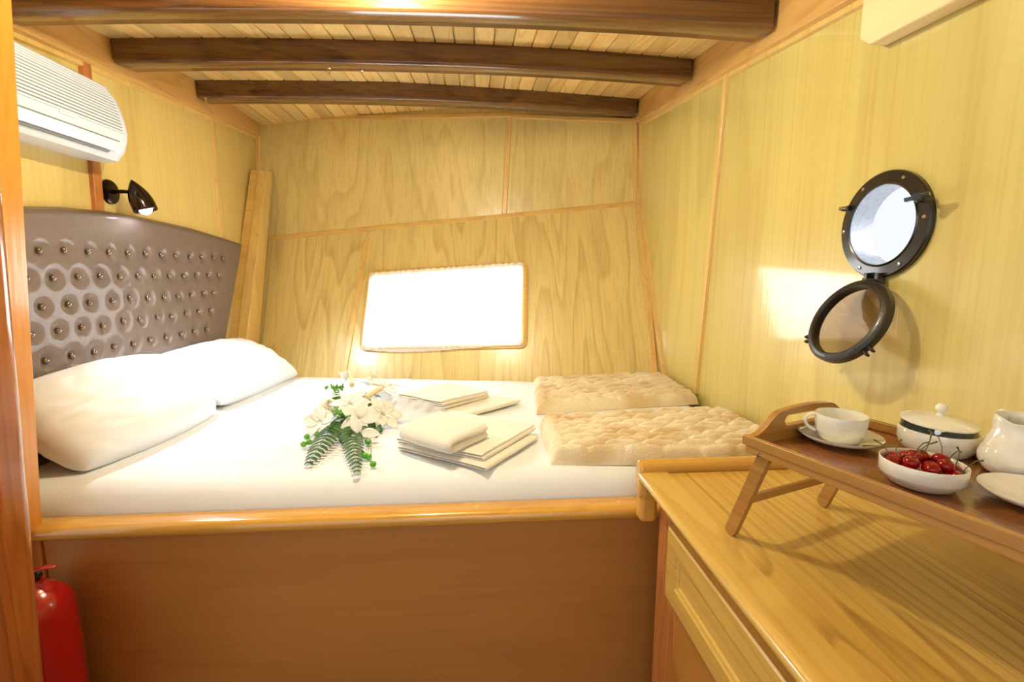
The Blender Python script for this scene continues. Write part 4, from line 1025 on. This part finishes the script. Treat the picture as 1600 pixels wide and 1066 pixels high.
# straw ribbon rolls
for a, b_, r1, r2 in ((up_at(550, 602, .075), up_at(546, 580, .085), .010, .006), (up_at(570, 622, .075), up_at(596, 606, .075), .012, .009)):
    bm = B(); tube(bm, [a, a.lerp(b_, .33), a.lerp(b_, .66), b_], [r1, r1*.9, r2*1.1, r2], 18); obj('ribbon_roll', bm, M['burlap'], bq)
# ferns
def fern(p0, p1, lift, W_, n=24, seed=0, mt=M['leaf'], name='fern_leaf'):
    bm = B(); p0, p1 = Vector(p0), Vector(p1); ax = (p1-p0); s = ax.cross(upz).normalized()
    def sp(t): return p0.lerp(p1, t)+upz*(lift*math.sin(PI*t*.9)*(1-t*.4))
    tube(bm, [sp(i/10) for i in range(11)], [.0014*(1-.07*i) for i in range(11)], 6)
    for k_ in range(n):
        t = .06+.93*k_/n; wl = W_*math.sin(PI*(.14+.84*t))**.75*(.75+.35*(1-t)); d0 = (sp(min(1, t+.02))-sp(t-.02)).normalized()
        for sg_ in (-1, 1):
            d = (s*sg_+d0*.55+upz*.10*nz(k_*1.3, sg_+seed)).normalized(); petal(bm, sp(t), d, upz, wl, ax.length/n*.62, .25, .15, 0, 4, 2, .6)
    return fl_solid(obj(name, bm, mt, bq, ang=80, recalc=False), .0004)
fern(up_at(535, 655, .03), up_at(478, 733, .002), .022, .050, 15, 1)
fern(up_at(545, 660, .03), up_at(559, 746, .002), .022, .042, 18, 2)
fern(up_at(560, 640, .03), up_at(577, 705, .004), .020, .018, 18, 3)
fern(up_at(590, 640, .03), up_at(621, 661, .004), .012, .014, 10, 4, M['leaf2'])
fern(up_at(530, 640, .03), up_at(522, 605, .03), .02, .020, 10, 5, M['leaf2'])
fern(up_at(570, 615, .05), up_at(596, 622, .04), .01, .016, 10, 6)
# broad leaves
bm = B()
for p, q, w_ in (((545, 655, .045), (512, 668, .02), .06), ((550, 655, .045), (536, 682, .02), .05), ((565, 650, .045), (592, 668, .02), .05), ((560, 630, .05), (600, 628, .04), .05), ((540, 625, .055), (516, 612, .045), .045), ((550, 650, .03), (580, 655, .035), .045), ((560, 655, .03), (584, 672, .02), .04), ((540, 640, .04), (533, 618, .05), .04), ((530, 640, .04), (505, 622, .04), .03), ((540, 650, .02), (540, 670, .02), .04), ((545, 630, .05), (525, 612, .05), .03), ((555, 640, .03), (530, 650, .02), .05)):
    a, b_ = up_at(*p), up_at(*q); petal(bm, a, b_-a, toc+upz, (b_-a).length*1.15, w_, .15, -.1, 0, 8, 4, .8)
fl_solid(obj('leaf', bm, M['leaf'], bq, ang=80, recalc=False)); 
bm = B()
for k_ in range(70):
    q = up_at(533+22*nz(k_*1.7), 644+12*nz(k_*2.3, 5), .066+.012*nz(k_*.9, 2)); ball(bm, q, .0045, 1, 1, .8, 8, 6)
obj('green_filler', bm, M['leaf2'], bq)
bm = B()
for k_ in range(40):
    q = up_at(524+26*nz(k_*2.9, 8), 608+12*nz(k_*2.3, 15), .05+.01*nz(k_*.9, 2)); petal(bm, q, (nz(k_*3.), nz(k_*4., 3), .8), toc, .014, .007, .2, .1, 0, 3, 2)
fl_solid(obj('sprig', bm, M['leaf2'], bq, ang=80, recalc=False))
# berries
bs = [(479.5, 683, .006), (495, 679, .010), (474.5, 694.5, .004), (483, 691, .006), (575, 691, .006), (567, 710, .004), (576, 714, .004), (583, 725.5, .003), (571, 712, .008)]
for x, y, h in bs:
    q = up_at(x, y, h+.005); bm = B(); ball(bm, q, .0098, 1, 1, 1, 16, 10); obj('berry', bm, M['berry'], bq)
bm = B(); tube(bm, [up_at(525, 650, .03), up_at(500, 668, .025), up_at(484, 686, .008)], .001, 6); tube(bm, [up_at(570, 665, .03), up_at(580, 690, .015), up_at(580, 715, .006)], .001, 6); obj('berry_stem', bm, M['stem'], bq)
# tulle behind
bm = B(); tc0, tc1 = up_at(612, 628, .02), up_at(670, 622, .02)
def tf(u, v):
    x = 590+115*u; y = 594+66*v; h = .045*math.sin(PI*u)**.5*math.sin(PI*v)**.6+.02*nz(u*5, v*5)*math.sin(PI*u)*math.sin(PI*v)+.008*abs(math.sin(u*17+v*9))*math.sin(PI*v)
    yy = y+6*nz(u*4, 3)*(1-v); return up_at(x, yy, max(.001, h*.8)) 
grid(bm, 50, 34, tf); obj('tulle', bm, M['tulle'], bq, ang=85)
